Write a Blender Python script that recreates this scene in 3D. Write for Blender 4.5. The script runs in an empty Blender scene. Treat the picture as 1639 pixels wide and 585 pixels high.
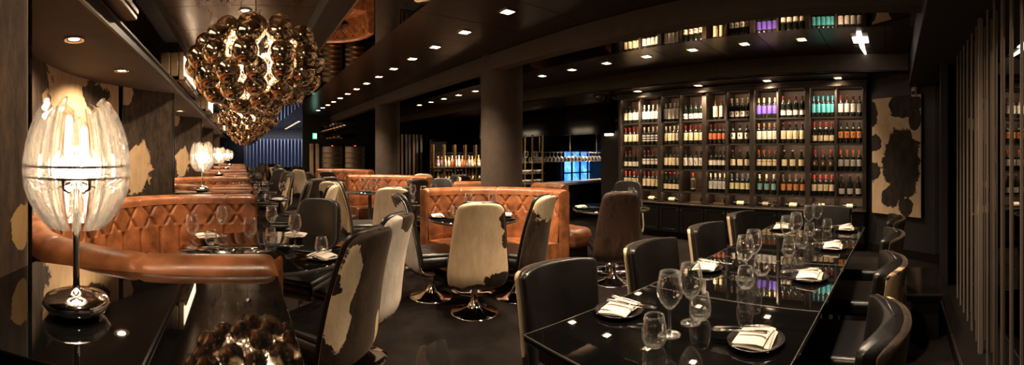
import bpy, bmesh, math, random
from math import sin, cos, pi, sqrt, atan2
from mathutils import Vector, Matrix
random.seed(7)
SC = bpy.context.scene
COL = SC.collection
EYE = 1.4

# ---------------------------------------------------------------- mesh helpers
class MB:
    def __init__(s):
        s.v = []; s.f = []; s.u = []; s.s = []
    def add(s, verts, faces, smooth=False, uv=None):
        o = len(s.v)
        s.v += [tuple(p) for p in verts]
        s.u += list(uv) if uv else [(p[0] + p[1], p[2]) for p in verts]
        for f in faces:
            s.f.append([o + i for i in f]); s.s.append(smooth)
        return s
    def box(s, c, d, rz=0.0, bev=0.0, seg=2, M=None, smooth=False):
        if bev > 0:
            bm = bmesh.new(); bmesh.ops.create_cube(bm, size=1)
            bmesh.ops.scale(bm, vec=d, verts=bm.verts)
            bmesh.ops.bevel(bm, geom=list(bm.edges), offset=min(bev, min(d) * .49), segments=seg, profile=.5, affect='EDGES')
            bm.normal_update(); flat = [max(abs(a) for a in f.normal) > .9999 for f in bm.faces]
            vs = [v.co.copy() for v in bm.verts]; bm.verts.index_update()
            fs = [[v.index for v in f.verts] for f in bm.faces]; bm.free()
            smooth = True
        else:
            x, y, z = d[0] / 2, d[1] / 2, d[2] / 2
            vs = [Vector(p) for p in ((-x,-y,-z),(x,-y,-z),(x,y,-z),(-x,y,-z),(-x,-y,z),(x,-y,z),(x,y,z),(-x,y,z))]
            fs = [(0,3,2,1),(4,5,6,7),(0,1,5,4),(1,2,6,5),(2,3,7,6),(3,0,4,7)]
        T = Matrix.Translation(c) @ (M.to_4x4() if M is not None else Matrix.Rotation(rz, 4, 'Z'))
        s.add([T @ v for v in vs], fs, smooth)
        if bev > 0:
            for i, q in enumerate(flat):
                if q: s.s[len(s.s) - len(flat) + i] = False
        return s
    def grid(s, P, cu=False, cv=False, smooth=True, uv=None, flip=False):
        nu, nv = len(P), len(P[0])
        vs = [p for r in P for p in r]
        fs = []
        for i in range(nu if cu else nu - 1):
            for j in range(nv if cv else nv - 1):
                a = i*nv + j; b = ((i+1) % nu)*nv + j; c = ((i+1) % nu)*nv + (j+1) % nv; d = i*nv + (j+1) % nv
                fs.append((a, d, c, b) if flip else (a, b, c, d))
        return s.add(vs, fs, smooth, [q for r in uv for q in r] if uv else None)
    def lathe(s, prof, n=24, c=(0,0,0), smooth=True, a0=0, a1=2*pi):
        full = abs(a1 - a0 - 2*pi) < 1e-6
        P = []
        for i in range(n if full else n + 1):
            a = a0 + (a1 - a0) * i / n
            P.append([(c[0] + r*cos(a), c[1] + r*sin(a), c[2] + z) for r, z in prof])
        return s.grid(P, cu=full, smooth=smooth)
    def tube(s, pts, r, n=8, closed=False, cap=True):
        pts = [Vector(p) for p in pts]; m = len(pts)
        rs = r if isinstance(r, (list, tuple)) else [r]*m
        P = []; up = None
        for i, p in enumerate(pts):
            if closed: t = pts[(i+1) % m] - pts[i-1]
            else: t = pts[min(i+1, m-1)] - pts[max(i-1, 0)]
            t.normalize()
            if up is None:
                up = Vector((0,0,1)) if abs(t.z) < .9 else Vector((1,0,0))
            a = t.cross(up).normalized(); b = a.cross(t).normalized(); up = b
            P.append([p + (a*cos(2*pi*k/n) + b*sin(2*pi*k/n))*rs[i] for k in range(n)])
        s.grid(P, cu=closed, cv=True, flip=True)
        if cap and not closed:
            o = len(s.v) - m*n
            s.f.append([o + k for k in range(n)]); s.s.append(False)
            s.f.append([o + (m-1)*n + k for k in range(n-1, -1, -1)]); s.s.append(False)
        return s
    def prism(s, poly, z0, z1, smooth=False):
        n = len(poly)
        s.add([(x, y, z0) for x, y in poly] + [(x, y, z1) for x, y in poly],
              [list(range(n-1, -1, -1)), list(range(n, 2*n))])
        return s.add([(x, y, z0) for x, y in poly] + [(x, y, z1) for x, y in poly],
              [(i, (i+1) % n, n + (i+1) % n, n + i) for i in range(n)], smooth)
    def disc(s, c, r, n=24, up=True):
        vs = [(c[0] + r*cos(2*pi*i/n), c[1] + r*sin(2*pi*i/n), c[2]) for i in range(n)]
        return s.add(vs, [list(range(n)) if up else list(range(n-1, -1, -1))])
    def sphere(s, c, r, n=20, m=12, sq=(1,1,1)):
        P = []
        for i in range(n):
            a = 2*pi*i/n
            P.append([(c[0] + sq[0]*r*sin(pi*j/m)*cos(a), c[1] + sq[1]*r*sin(pi*j/m)*sin(a), c[2] - sq[2]*r*cos(pi*j/m)) for j in range(m+1)])
        return s.grid(P, cu=True)
    def xform(s, M):
        s.v = [tuple(M @ Vector(p)) for p in s.v]; return s
    def mesh(s, name):
        me = bpy.data.meshes.new(name)
        me.from_pydata(s.v, [], s.f)
        me.polygons.foreach_set('use_smooth', s.s)
        ul = me.uv_layers.new(name='UVMap')
        idx = [0]*len(me.loops); me.loops.foreach_get('vertex_index', idx)
        buf = []
        for i in idx: buf += s.u[i][:2]
        ul.data.foreach_set('uv', buf)
        me.validate(); me.update()
        return me

def obj(name, mb, mat=None, parent=None, loc=None, rz=None):
    me = mb.mesh(name) if isinstance(mb, MB) else mb
    if mat is not None and not me.materials: me.materials.append(mat)
    o = bpy.data.objects.new(name, me); COL.objects.link(o)
    if parent is not None: o.parent = parent
    if loc is not None: o.location = loc
    if rz is not None: o.rotation_euler = (0, 0, rz)
    return o
def tag(o, label=None, cat=None, group=None, kind=None):
    if label: o['label'] = label
    if cat: o['category'] = cat
    if group: o['group'] = group
    if kind: o['kind'] = kind
    return o
def thing(name, label, cat, loc=(0,0,0), rz=0.0, group=None):
    o = bpy.data.objects.new(name, None); COL.objects.link(o)
    o.location = loc; o.rotation_euler = (0, 0, rz); o.empty_display_size = .1
    return tag(o, label, cat, group)
def struct(name, mb, mat):
    return tag(obj(name, mb, mat), kind='structure')
KIDS = {}
def kids(o):
    return [c for c in o.children]
def dup(root, loc, rz=0.0, label=None, group=None, tree=None):
    r = root.copy(); COL.objects.link(r); r.location = loc; r.rotation_euler = (0, 0, rz)
    if label: r['label'] = label
    if group: r['group'] = group
    for ch in (tree or children_of(root)):
        c = ch[0].copy(); COL.objects.link(c); c.parent = r
        for g in ch[1]:
            d = g.copy(); COL.objects.link(d); d.parent = c
    return r
def children_of(root):
    return [(c, list(c.children)) for c in root.children]
def setmat(root, part, mat):
    for c in root.children:
        if c.name.split('.')[0] == part:
            c.data = c.data.copy(); c.data.materials.clear(); c.data.materials.append(mat)
ORD = ['first','second','third','fourth','fifth','sixth','seventh','eighth','ninth','tenth','eleventh','twelfth','thirteenth','fourteenth','fifteenth','sixteenth','seventeenth','eighteenth','nineteenth','twentieth']

def catmull(pts, n=8, closed=False):
    pts = [Vector(p) for p in pts]; m = len(pts); out = []
    for i in range(m if closed else m-1):
        g = lambda k: pts[k % m] if closed else pts[max(0, min(m-1, k))]
        p0, p1, p2, p3 = g(i-1), g(i), g(i+1), g(i+2)
        for k in range(n):
            t = k/n
            out.append(.5*((2*p1) + (p2-p0)*t + (2*p0-5*p1+4*p2-p3)*t*t + (3*p1-p0-3*p2+p3)*t**3))
    if not closed: out.append(pts[-1].copy())
    return out
def resample(pts, step):
    L = [0]
    for a, b in zip(pts, pts[1:]): L.append(L[-1] + (b-a).length)
    n = max(2, int(L[-1]/step)); out = []; j = 0
    for i in range(n+1):
        d = L[-1]*i/n
        while j < len(L)-2 and L[j+1] < d: j += 1
        t = (d-L[j])/max(L[j+1]-L[j], 1e-9)
        out.append(pts[j].lerp(pts[j+1], t))
    return out, L[-1]
def normals2d(pts):
    out = []
    for i in range(len(pts)):
        t = pts[min(i+1, len(pts)-1)] - pts[max(i-1, 0)]; t.normalize()
        out.append(Vector((-t.y, t.x)))
    return out

# ---------------------------------------------------------------- materials
def nm(name):
    m = bpy.data.materials.new(name); m.use_nodes = True
    nt = m.node_tree
    return m, nt, nt.nodes['Principled BSDF'], nt.links
def setp(b, **k):
    for a, v in k.items():
        i = b.inputs[a.replace('_', ' ')]
        i.default_value = (*v, 1) if isinstance(v, tuple) and len(v) == 3 else v
def texco(nt, kind='Object', scale=(1,1,1)):
    t = nt.nodes.new('ShaderNodeTexCoord'); mp = nt.nodes.new('ShaderNodeMapping')
    mp.inputs['Scale'].default_value = scale
    nt.links.new(t.outputs[kind], mp.inputs['Vector'])
    return mp.outputs['Vector']
def noise(nt, vec, scale, detail=3, rough=.5, dist=0):
    n = nt.nodes.new('ShaderNodeTexNoise')
    n.inputs['Scale'].default_value = scale; n.inputs['Detail'].default_value = detail
    n.inputs['Roughness'].default_value = rough; n.inputs['Distortion'].default_value = dist
    nt.links.new(vec, n.inputs['Vector']); return n.outputs['Fac']
def ramp(nt, fac, stops):
    r = nt.nodes.new('ShaderNodeValToRGB'); e = r.color_ramp.elements
    while len(e) < len(stops): e.new(.5)
    for i, (p, c) in enumerate(stops):
        e[i].position = p; e[i].color = (*c, 1)
    nt.links.new(fac, r.inputs['Fac']); return r.outputs['Color']
def bump(nt, b, h, strength=.3, dist=.01):
    n = nt.nodes.new('ShaderNodeBump'); n.inputs['Strength'].default_value = strength; n.inputs['Distance'].default_value = dist
    nt.links.new(h, n.inputs['Height']); nt.links.new(n.outputs['Normal'], b.inputs['Normal'])
def math_(nt, op, a, b=None):
    n = nt.nodes.new('ShaderNodeMath'); n.operation = op
    for i, x in enumerate((a, b)):
        if x is None: continue
        if isinstance(x, (int, float)): n.inputs[i].default_value = x
        else: nt.links.new(x, n.inputs[i])
    return n.outputs[0]
def pm(name, c, rough=.5, metal=0.0, var=0.0, vs=6, vscale=(1,1,1), bmp=0.0, bs=80, bd=.002, rvar=0.0, **k):
    m, nt, b, L = nm(name)
    setp(b, Base_Color=c, Roughness=rough, Metallic=metal, **k)
    if var or bmp or rvar: v = texco(nt, 'Object', vscale)
    if var:
        f = noise(nt, v, vs, 4, .55)
        lo = tuple(x*(1-var) for x in c); hi = tuple(min(1, x*(1+var)) for x in c)
        L.new(ramp(nt, f, [(.3, lo), (.7, hi)]), b.inputs['Base Color'])
    if rvar:
        f = noise(nt, v, vs*1.7, 4, .6)
        mr = nt.nodes.new('ShaderNodeMapRange'); mr.inputs['To Min'].default_value = max(0, rough-rvar); mr.inputs['To Max'].default_value = rough+rvar
        mr.inputs['From Min'].default_value = .3; mr.inputs['From Max'].default_value = .7
        L.new(f, mr.inputs['Value']); L.new(mr.outputs[0], b.inputs['Roughness'])
    if bmp: bump(nt, b, noise(nt, v, bs, 3), bmp, bd)
    return m
def emis(name, c, s):
    m, nt, b, L = nm(name)
    setp(b, Base_Color=(0,0,0), Emission_Color=c, Emission_Strength=s, Roughness=.5); return m
def hide(name, blobs, base='cream', amp=.55, ns=5.0, cream=(.62,.47,.31), dark=(.016,.010,.007), hair=(95, 30), rough=.75, seed=0.0):
    """cow hide in UV metres: blobs (u, v, ru, rv) of the other colour on the base colour, ragged edges, short hair"""
    m, nt, b, L = nm(name)
    uv = texco(nt, 'UV'); 
    off = nt.nodes.new('ShaderNodeVectorMath'); off.operation = 'ADD'; off.inputs[1].default_value = (seed*3.1, seed*1.7, seed)
    L.new(uv, off.inputs[0]); ouv = off.outputs[0]
    big = noise(nt, ouv, ns, 6, .62, .6)
    mh = nt.nodes.new('ShaderNodeMapping'); mh.inputs['Scale'].default_value = (hair[0], hair[1], 1); L.new(ouv, mh.inputs['Vector'])
    fine = noise(nt, mh.outputs[0], 1.0, 3, .6)
    d = None
    for (u, v, ru, rv) in blobs:
        mp = nt.nodes.new('ShaderNodeMapping'); mp.vector_type = 'TEXTURE'
        mp.inputs['Location'].default_value = (u, v, 0); mp.inputs['Scale'].default_value = (ru, rv, 1)
        L.new(uv, mp.inputs['Vector'])
        ln = nt.nodes.new('ShaderNodeVectorMath'); ln.operation = 'LENGTH'; L.new(mp.outputs[0], ln.inputs[0])
        d = ln.outputs['Value'] if d is None else math_(nt, 'MINIMUM', d, ln.outputs['Value'])
    w = math_(nt, 'MULTIPLY', math_(nt, 'SUBTRACT', big, .5), amp*5.0)
    w2 = math_(nt, 'MULTIPLY', math_(nt, 'SUBTRACT', fine, .5), .22)
    if d is None:
        t = math_(nt, 'ADD', math_(nt, 'ADD', w, w2), 1.0)
    else:
        t = math_(nt, 'ADD', math_(nt, 'ADD', d, w), w2)
    mr = nt.nodes.new('ShaderNodeMapRange'); mr.inputs['From Min'].default_value = .97; mr.inputs['From Max'].default_value = 1.03
    L.new(t, mr.inputs['Value'])
    vc = noise(nt, mh.outputs[0], .22, 4, .65)
    c1 = ramp(nt, vc, [(.3, tuple(x*.82 for x in cream)), (.7, tuple(min(1, x*1.12) for x in cream))])
    c2 = ramp(nt, vc, [(.35, tuple(x*.5 for x in dark)), (.75, (dark[0]*3.2, dark[1]*2.8, dark[2]*2.4))])
    mx = nt.nodes.new('ShaderNodeMix'); mx.data_type = 'RGBA'
    L.new(mr.outputs[0], mx.inputs['Factor'])
    A, B = (c2, c1) if base == 'cream' else (c1, c2)      # inside blobs -> A
    L.new(A, mx.inputs['A']); L.new(B, mx.inputs['B'])
    L.new(mx.outputs['Result'], b.inputs['Base Color'])
    setp(b, Roughness=rough, Specular_IOR_Level=.25, Sheen_Weight=.15, Sheen_Roughness=.4, Sheen_Tint=(.9,.7,.5))
    bump(nt, b, fine, .5, .004)
    return m

M = {}
M['leather'] = pm('tan_leather', (.255,.088,.031), .37, var=.55, vs=7, bmp=.25, bs=160, bd=.0015, rvar=.10)
M['leather_seam'] = pm('tan_leather_seam', (.10,.030,.010), .5)
M['blackleather'] = pm('black_leather', (.0065,.0054,.0050), .36, var=.3, vs=5, bmp=.22, bs=220, bd=.001, rvar=.06)
M['greyleather'] = pm('worn_black_leather', (.035,.028,.026), .40, var=.25, vs=5, bmp=.2, bs=220, bd=.001)
M['piping'] = pm('leather_piping', (.03,.024,.02), .33)
M['blackglass'] = pm('black_glass', (.003,.003,.003), .025, IOR=1.85)
M['tableglass'] = pm('black_glass_tabletop', (.003,.003,.003), .02, IOR=1.9)
M['glassedge'] = pm('polished_glass_edge', (.30,.28,.26), .15, .8)
M['mirror'] = pm('smoked_mirror', (.30,.25,.21), .015, 1.0)
M['darkmirror'] = pm('dark_mirror', (.30,.28,.27), .012, 1.0)
M['chrome'] = pm('chrome', (.80,.76,.72), .07, 1.0)
M['nickel'] = pm('brushed_nickel', (.5,.47,.44), .25, 1.0)
M['brass'] = pm('brushed_brass', (.48,.33,.15), .3, 1.0)
M['carpet'] = pm('dark_carpet', (.0125,.0098,.0086), .95, var=.45, vs=3.0, Specular_IOR_Level=.03, bmp=.5, bs=260, bd=.004)
M['bronze'] = pm('bronze_panel', (.115,.068,.034), .30, .55, var=.22, vs=1.2, vscale=(9,1,1), rvar=.06)
M['soffit'] = pm('dark_lacquer_panel', (.026,.0165,.011), .27, 0.0, IOR=1.55)
M['beam'] = pm('brown_suede_paint', (.046,.030,.0195), .8, var=.18, vs=9, bmp=.3, bs=120, bd=.003)
M['beamdark'] = pm('dark_brown_paint', (.022,.015,.011), .55, var=.15, vs=5)
M['blackwall'] = pm('black_paint', (.010,.008,.008), .6, var=.2, vs=4)
M['blackgloss'] = pm('black_gloss_lacquer', (.007,.0055,.005), .14)
M['rackwood'] = pm('dark_stained_oak', (.022,.0145,.0095), .45, var=.4, vs=3, vscale=(10,10,1), bmp=.15, bs=40, bd=.002)
M['rackback'] = pm('warm_oak_back', (.075,.038,.016), .5, var=.3, vs=3, vscale=(10,10,1))
M['cabinet'] = pm('black_cabinet_lacquer', (.006,.0048,.0042), .42, Specular_IOR_Level=.3)
M['napkin'] = pm('white_linen', (.74,.66,.56), .9, bmp=.3, bs=300, bd=.001)
M['plate'] = pm('black_plate', (.012,.011,.010), .2)
M['steel'] = pm('cutlery_steel', (.75,.72,.69), .14, 1.0)
M['bulb'] = emis('warm_bulb', (1,.74,.47), 9)
M['spot'] = emis('downlight_lens', (1,.70,.42), 16)
M['silver'] = pm('lamp_trim', (.55,.46,.36), .3, .9)
def glass(name, c=(1,1,1), rough=0.0, ior=1.45):
    m, nt, b, L = nm(name)
    setp(b, Base_Color=c, Roughness=rough, Transmission_Weight=1.0, IOR=ior); return m
def thin_glass(name, tint, f0, f1, p, rough=.02, haze=0.0, edge=0.0, hz=(.9,.8,.68)):
    m = bpy.data.materials.new(name); m.use_nodes = True; nt = m.node_tree; nt.nodes.clear(); L = nt.links; N = nt.nodes.new
    out = N('ShaderNodeOutputMaterial'); tr = N('ShaderNodeBsdfTransparent'); tr.inputs['Color'].default_value = (*tint, 1)
    go = N('ShaderNodeBsdfGlossy'); go.inputs['Roughness'].default_value = rough; go.inputs['Color'].default_value = (1,1,1,1)
    lw = N('ShaderNodeLayerWeight'); lw.inputs['Blend'].default_value = .5
    f = math_(nt, 'ADD', math_(nt, 'MULTIPLY', math_(nt, 'POWER', lw.outputs['Facing'], p), f1 - f0), f0)
    mx = N('ShaderNodeMixShader'); L.new(f, mx.inputs[0]); base = tr.outputs[0]
    if haze:
        tl = N('ShaderNodeBsdfTranslucent'); tl.inputs['Color'].default_value = (*hz, 1); df = N('ShaderNodeBsdfDiffuse'); df.inputs['Color'].default_value = (*hz, 1)
        m3 = N('ShaderNodeMixShader'); m3.inputs[0].default_value = .3; L.new(tl.outputs[0], m3.inputs[1]); L.new(df.outputs[0], m3.inputs[2])
        m2 = N('ShaderNodeMixShader'); L.new(tr.outputs[0], m2.inputs[1]); L.new(m3.outputs[0], m2.inputs[2])
        v = texco(nt, 'Object', (90, 90, 3)); nz = noise(nt, v, 1.0, 2)
        mr = N('ShaderNodeMapRange'); mr.inputs['From Min'].default_value = .35; mr.inputs['From Max'].default_value = .65; mr.inputs['To Min'].default_value = haze*.35; mr.inputs['To Max'].default_value = min(1, haze*1.65)
        L.new(nz, mr.inputs['Value']); L.new(mr.outputs[0], m2.inputs[0]); base = m2.outputs[0]
    if edge:
        d2 = N('ShaderNodeBsdfDiffuse'); d2.inputs['Color'].default_value = (.95,.93,.9,1); t2 = N('ShaderNodeBsdfTranslucent'); t2.inputs['Color'].default_value = (.95,.93,.9,1)
        m4 = N('ShaderNodeMixShader'); m4.inputs[0].default_value = .5; L.new(d2.outputs[0], m4.inputs[1]); L.new(t2.outputs[0], m4.inputs[2])
        m5 = N('ShaderNodeMixShader'); L.new(math_(nt, 'MULTIPLY', math_(nt, 'POWER', lw.outputs['Facing'], 3.6), edge), m5.inputs[0])  # whitish rim mixed in by view angle, in place of glints on the glass
        L.new(base, m5.inputs[1]); L.new(m4.outputs[0], m5.inputs[2]); base = m5.outputs[0]
    L.new(base, mx.inputs[1]); L.new(go.outputs[0], mx.inputs[2]); L.new(mx.outputs[0], out.inputs[0])
    return m
M['glass'] = thin_glass('clear_glass', (.97,.97,.97), .08, 1.0, 2.4, .03, edge=.75)
def acrylic():
    m, nt, b, L = nm('clear_acrylic'); setp(b, Base_Color=(1,.98,.95), Roughness=.05, Transmission_Weight=1.0, IOR=1.42)
    N = nt.nodes.new; tr = N('ShaderNodeBsdfTransparent'); tl = N('ShaderNodeBsdfTranslucent'); tl.inputs['Color'].default_value = (.95,.88,.78,1)
    m1 = N('ShaderNodeMixShader'); m1.inputs[0].default_value = .42; L.new(tr.outputs[0], m1.inputs[1]); L.new(b.outputs[0], m1.inputs[2])
    m2 = N('ShaderNodeMixShader'); m2.inputs[0].default_value = .03; L.new(m1.outputs[0], m2.inputs[1]); L.new(tl.outputs[0], m2.inputs[2])
    L.new(m2.outputs[0], nt.nodes['Material Output'].inputs[0]); return m
M['acrylic'] = acrylic()
M['bottleglass'] = pm('dark_bottle_glass', (.006,.008,.005), .06, IOR=1.5)

# ---------------------------------------------------------------- camera
PXR = 660.0                         # pixels of the 1639 px wide frame per radian of the cylinder
cd = bpy.data.cameras.new('camera'); cam = bpy.data.objects.new('camera', cd); COL.objects.link(cam); SC.camera = cam
cd.type = 'PANO'; cd.panorama_type = 'CENTRAL_CYLINDRICAL'
cd.central_cylindrical_range_u_min = -1639/2/PXR; cd.central_cylindrical_range_u_max = 1639/2/PXR
cd.central_cylindrical_range_v_min = -(585-247)/PXR; cd.central_cylindrical_range_v_max = 247/PXR
cd.central_cylindrical_radius = 1.0
cd.clip_start = .02; cd.clip_end = 100
cam.location = (0, 0, EYE); cam.rotation_euler = (pi/2, 0, -(819.5-387)/PXR)

LSCALE = 1.0
def spot(loc, power, ang=100, blend=.6, col=(1,.765,.53), r=.03, d=(0,0,-1)):
    l = bpy.data.lights.new('spot_beam', 'SPOT'); l.energy = power*LSCALE; l.color = col
    l.spot_size = math.radians(ang); l.spot_blend = blend; l.shadow_soft_size = r
    o = bpy.data.objects.new('spot_beam', l); COL.objects.link(o); o.location = loc
    o.rotation_euler = Vector(d).to_track_quat('-Z', 'Y').to_euler(); return o
def point(loc, power, col=(1,.765,.53), r=.03):
    l = bpy.data.lights.new('lamp_glow', 'POINT'); l.energy = power*LSCALE; l.color = col; l.shadow_soft_size = r
    o = bpy.data.objects.new('lamp_glow', l); COL.objects.link(o); o.location = loc; return o
def area(loc, size, power, d=(0,0,-1), col=(1,.765,.53)):
    l = bpy.data.lights.new('strip_glow', 'AREA'); l.energy = power*LSCALE; l.color = col
    l.shape = 'RECTANGLE'; l.size, l.size_y = size
    o = bpy.data.objects.new('strip_glow', l); COL.objects.link(o); o.location = loc
    o.rotation_euler = Vector(d).to_track_quat('-Z', 'Y').to_euler(); return o
# ---------------------------------------------------------------- room shell
CZ = 2.71
def ey(x, d): return -d - .012*x          # the end wall runs very slightly off square
P = 3.3                                   # booth bay along the left wall
struct('floor', MB().box((3.5, 10.5, -.05), (14, 25, .1)), M['carpet'])
# ceiling: bronze panels, dark lacquer panels, smoked mirror strips, beams
def panels(x0, x1, y0, y1, z, step, th=.02, gap=.006, off=0.0):
    mb = MB(); y = y0 + off
    ys = [y0] + [y0 + off + k*step for k in range(60) if y0 < y0 + off + k*step < y1 - .05] + [y1]
    for a, b in zip(ys, ys[1:]):
        mb.box(((x0+x1)/2, (a+b)/2, z + th/2), (x1-x0, b-a-gap, th), bev=.002, seg=1)
    return mb
struct('ceiling', MB().box((3.5, 10.5, CZ + .10), (14, 25, .1)), M['blackwall'])
struct('ceiling_bronze', panels(-1.75, .665, -.25, 22, CZ, .69, off=.42), M['bronze'])
struct('ceiling_mirror', MB().box((1.215, 9.9, CZ + .012), (.70, 20.3, .02)), M['mirror'])
struct('ceiling_lacquer', panels(1.56, 3.06, -.25, 22, CZ, .69, off=.25), M['soffit'])
struct('ceiling_mirror', MB().box((3.72, 6.9, CZ + .012), (1.05, 14.3, .02)), M['mirror'])
struct('ceiling_lacquer', panels(4.23, 5.36, -.25, 14, CZ, .69, off=.30), M['soffit'])
struct('ceiling_low', panels(5.35, 6.9, -.3, 14, 2.47, 1.38, off=.8), M['soffit'])
struct('beam', MB().box((.765, 10, 2.645), (.21, 20.6, .13)), M['beamdark'])
struct('trim_1', MB().box((.878, 10, 2.584), (.016, 20.6, .012)), M['nickel'])
struct('beam', MB().box((3.13, 10, 2.605), (.16, 20.6, .21), bev=.008), M['beam'])
struct('beam', MB().box((5.40, 6.9, 2.59), (.10, 14.3, .24), bev=.006), M['beam'])
struct('beam', MB().box((-.765, 10, 2.665), (.15, 20.6, .09)), M['beamdark'])
# columns under the middle beam
for y in (4.55, 9.0):
    struct('column', MB().lathe([(.285, 0), (.285, 2.71)], 40, (3.32, y, 0)), M['beam'])
# end bulkhead and walls on the right
def along(x0, x1, d0, d1, z0, z1):
    return MB().prism([(x0, ey(x0, d0)), (x0, ey(x0, d1)), (x1, ey(x1, d1)), (x1, ey(x1, d0))], z0, z1)
struct('beam', along(-1.8, 6.4, .20, .75, 2.28, 2.71), M['blackwall'])
struct('trim_2', along(2.0, 5.34, .185, .20, 2.275, 2.30), M['beam'])
struct('wall_right', MB().box((6.36, 2.2, 1.25), (.1, 5.0, 2.5)), M['blackwall'])
struct('wall_corner', MB().prism([(6.02, .36), (5.23, -.62), (5.30, -.72), (6.40, .36)], 0, 2.47), M['blackwall'])
struct('wall_end', along(4.0, 5.4, .52, .75, 0, 2.3), M['blackgloss'])
struct('wall_near', MB().box((-1.2, -.9, 1.25), (5.5, .1, 2.6)), M['blackwall'])
struct('baseboard_corner', MB().prism([(5.99, .36), (5.20, -.62), (5.23, -.62), (6.02, .36)], 0, .12), M['cabinet'])
# mirrored partition with slats
struct('wall_mirror', along(.1, 4.0, .585, .62, .12, 2.3), M['darkmirror'])
struct('trim_3', along(.1, 4.06, .40, .70, 0, .12), M['cabinet'])
struct('trim_4', along(.1, 4.06, .396, .412, .108, .124), M['nickel'])
struct('trim_5', along(4.0, 4.07, .45, .66, .12, 2.3), M['blackwall'])
M['slat'] = pm('bronze_slat', (.34,.27,.225), .38, .5)
t = thing('slat_screen', 'row of thin bronze slats standing before the mirrored partition on the right', 'slat screen', (2.2, -.6, .12))
for i in range(21):
    x = .55 + .17*i
    if x > 3.66: continue
    w = .034 if i == 12 else .0068
    mb = along(x - w/2, x + w/2, .55 if i != 12 else .535, .562, .12, 2.275); mb.xform(Matrix.Translation((-2.2, .6, -.12)))
    o = obj('slat', mb, M['slat'], t)
    if i == 12: o['label'] = 'wide bronze post among thin slats'
# left wall: pillars, alcoves, low soffit
struct('ceiling_soffit', MB().box((-1.27, 9.6, 2.125), (1.1, 19.8, .05)), M['beam'])
struct('trim_6', MB().box((-.712, 9.6, 2.125), (.018, 19.8, .055)).box((-.70, 9.6, 2.16), (.03, 19.8, .014)), M['rackwood'])
alc = catmull([(-.78,1.40,0), (-1.02,1.72,0), (-1.36,2.35,0), (-1.47,3.07,0), (-1.37,3.75,0), (-1.10,4.30,0), (-.78,4.70,0)], 10)
alc, ALEN = resample(alc, .05)
def alcove(k, s0, s1, z0, z1, off=0.0):
    n = len(alc); P_ = []; U = []
    nn = normals2d([Vector((p.x, p.y)) for p in alc])
    for i, p in enumerate(alc):
        s = ALEN*i/(n-1)
        if s < s0 - 1e-6 or s > s1 + 1e-6: continue
        q = (p.x - nn[i].x*off, p.y - nn[i].y*off)
        P_.append([(q[0], q[1] + P*k, z0 + (z1-z0)*j/4) for j in range(5)]); U.append([(s, z0 + (z1-z0)*j/4) for j in range(5)])
    return MB().grid(P_, uv=U)
# hide wall panels in (arc length, height) metres
M['wallhide'] = hide('cowhide_wall_pale', [(1.22,1.6,.45,.8), (2.46,1.97,.21,.13), (2.80,1.30,.10,.22), (.4,1.6,.5,.9)], 'cream', amp=.40, ns=4.5, cream=(.46,.31,.17), dark=(.020,.013,.009), seed=1)
M['wallhide2'] = hide('cowhide_wall_dark', [(2.97,2.02,.09,.12), (3.13,1.25,.22,.27)], 'dark', amp=.42, ns=4.5, cream=(.46,.31,.17), dark=(.022,.015,.010), seed=2)
M['pillarhide'] = hide('cowhide_pillar', [(.36,1.13,.06,.08), (.60,1.10,.10,.07), (.9,1.7,.05,.3), (.22,.5,.2,.2)], 'dark', amp=.45, ns=5, cream=(.42,.26,.11), dark=(.026,.0165,.0105), seed=3)
for k in range(-1, 6):
    c = -.76; pts = []
    y0, y1 = .86 + P*k, 1.42 + P*k
    path = [(-1.75, y0)] + [(c - .12 + .12*sin(a), y0 + .12 - .12*cos(a)) for a in [pi/2*i/6 for i in range(7)]] + \
           [(c - .12 + .12*cos(a), y1 - .12 + .12*sin(a)) for a in [pi/2*i/6 for i in range(7)]] + [(-1.75, y1)]
    s = 0; P_ = []; U = []
    for i, p in enumerate(path):
        if i: s += math.dist(p, path[i-1])
        P_.append([(p[0], p[1], z) for z in (0, .7, 1.4, 2.1)]); U.append([(s - 1.0, z) for z in (0, .7, 1.4, 2.1)])
    if k <= 0: struct('wall_left_pillar', MB().grid(P_, uv=U), M['pillarhide'])
    else: struct('wall_left_pillar', MB().lathe([(.022, 0), (.022, 2.1)], 14, (-.795, 1.40 + P*k, 0)), M['cabinet'])
    if k < 0: continue
    sm = ALEN*.79
    struct('wall_left_alcove', alcove(k, 0, sm, .3, 2.1), M['wallhide'])
    struct('wall_left_alcove', alcove(k, sm, ALEN, .3, 2.1), M['wallhide2'])
    i0 = min(range(len(alc)), key=lambda i: abs(ALEN*i/(len(alc)-1) - sm)); q = alc[i0]
    struct('trim_7', MB().box((q.x + .004, q.y + P*k, 1.2), (.012, .012, 1.8)), M['cabinet'])
struct('wall_left', MB().box((-1.85, 10, 1.3), (.1, 24, 2.8)), M['blackwall'])
# far and middle walls
struct('wall_far', MB().box((1.2, 22.1, 1.35), (7, .1, 2.8)), M['blackwall'])
struct('wall_middle', MB().box((4.3, 14.1, 1.35), (4.4, .12, 2.8)), M['blackwall'])
struct('wall_bar', MB().box((8.6, 14.0, 1.35), (5, .12, 2.8)), M['blackwall'])
struct('wall_bar_side', MB().box((10.4, 8, 1.35), (.1, 14, 2.8)), M['blackwall'])

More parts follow.
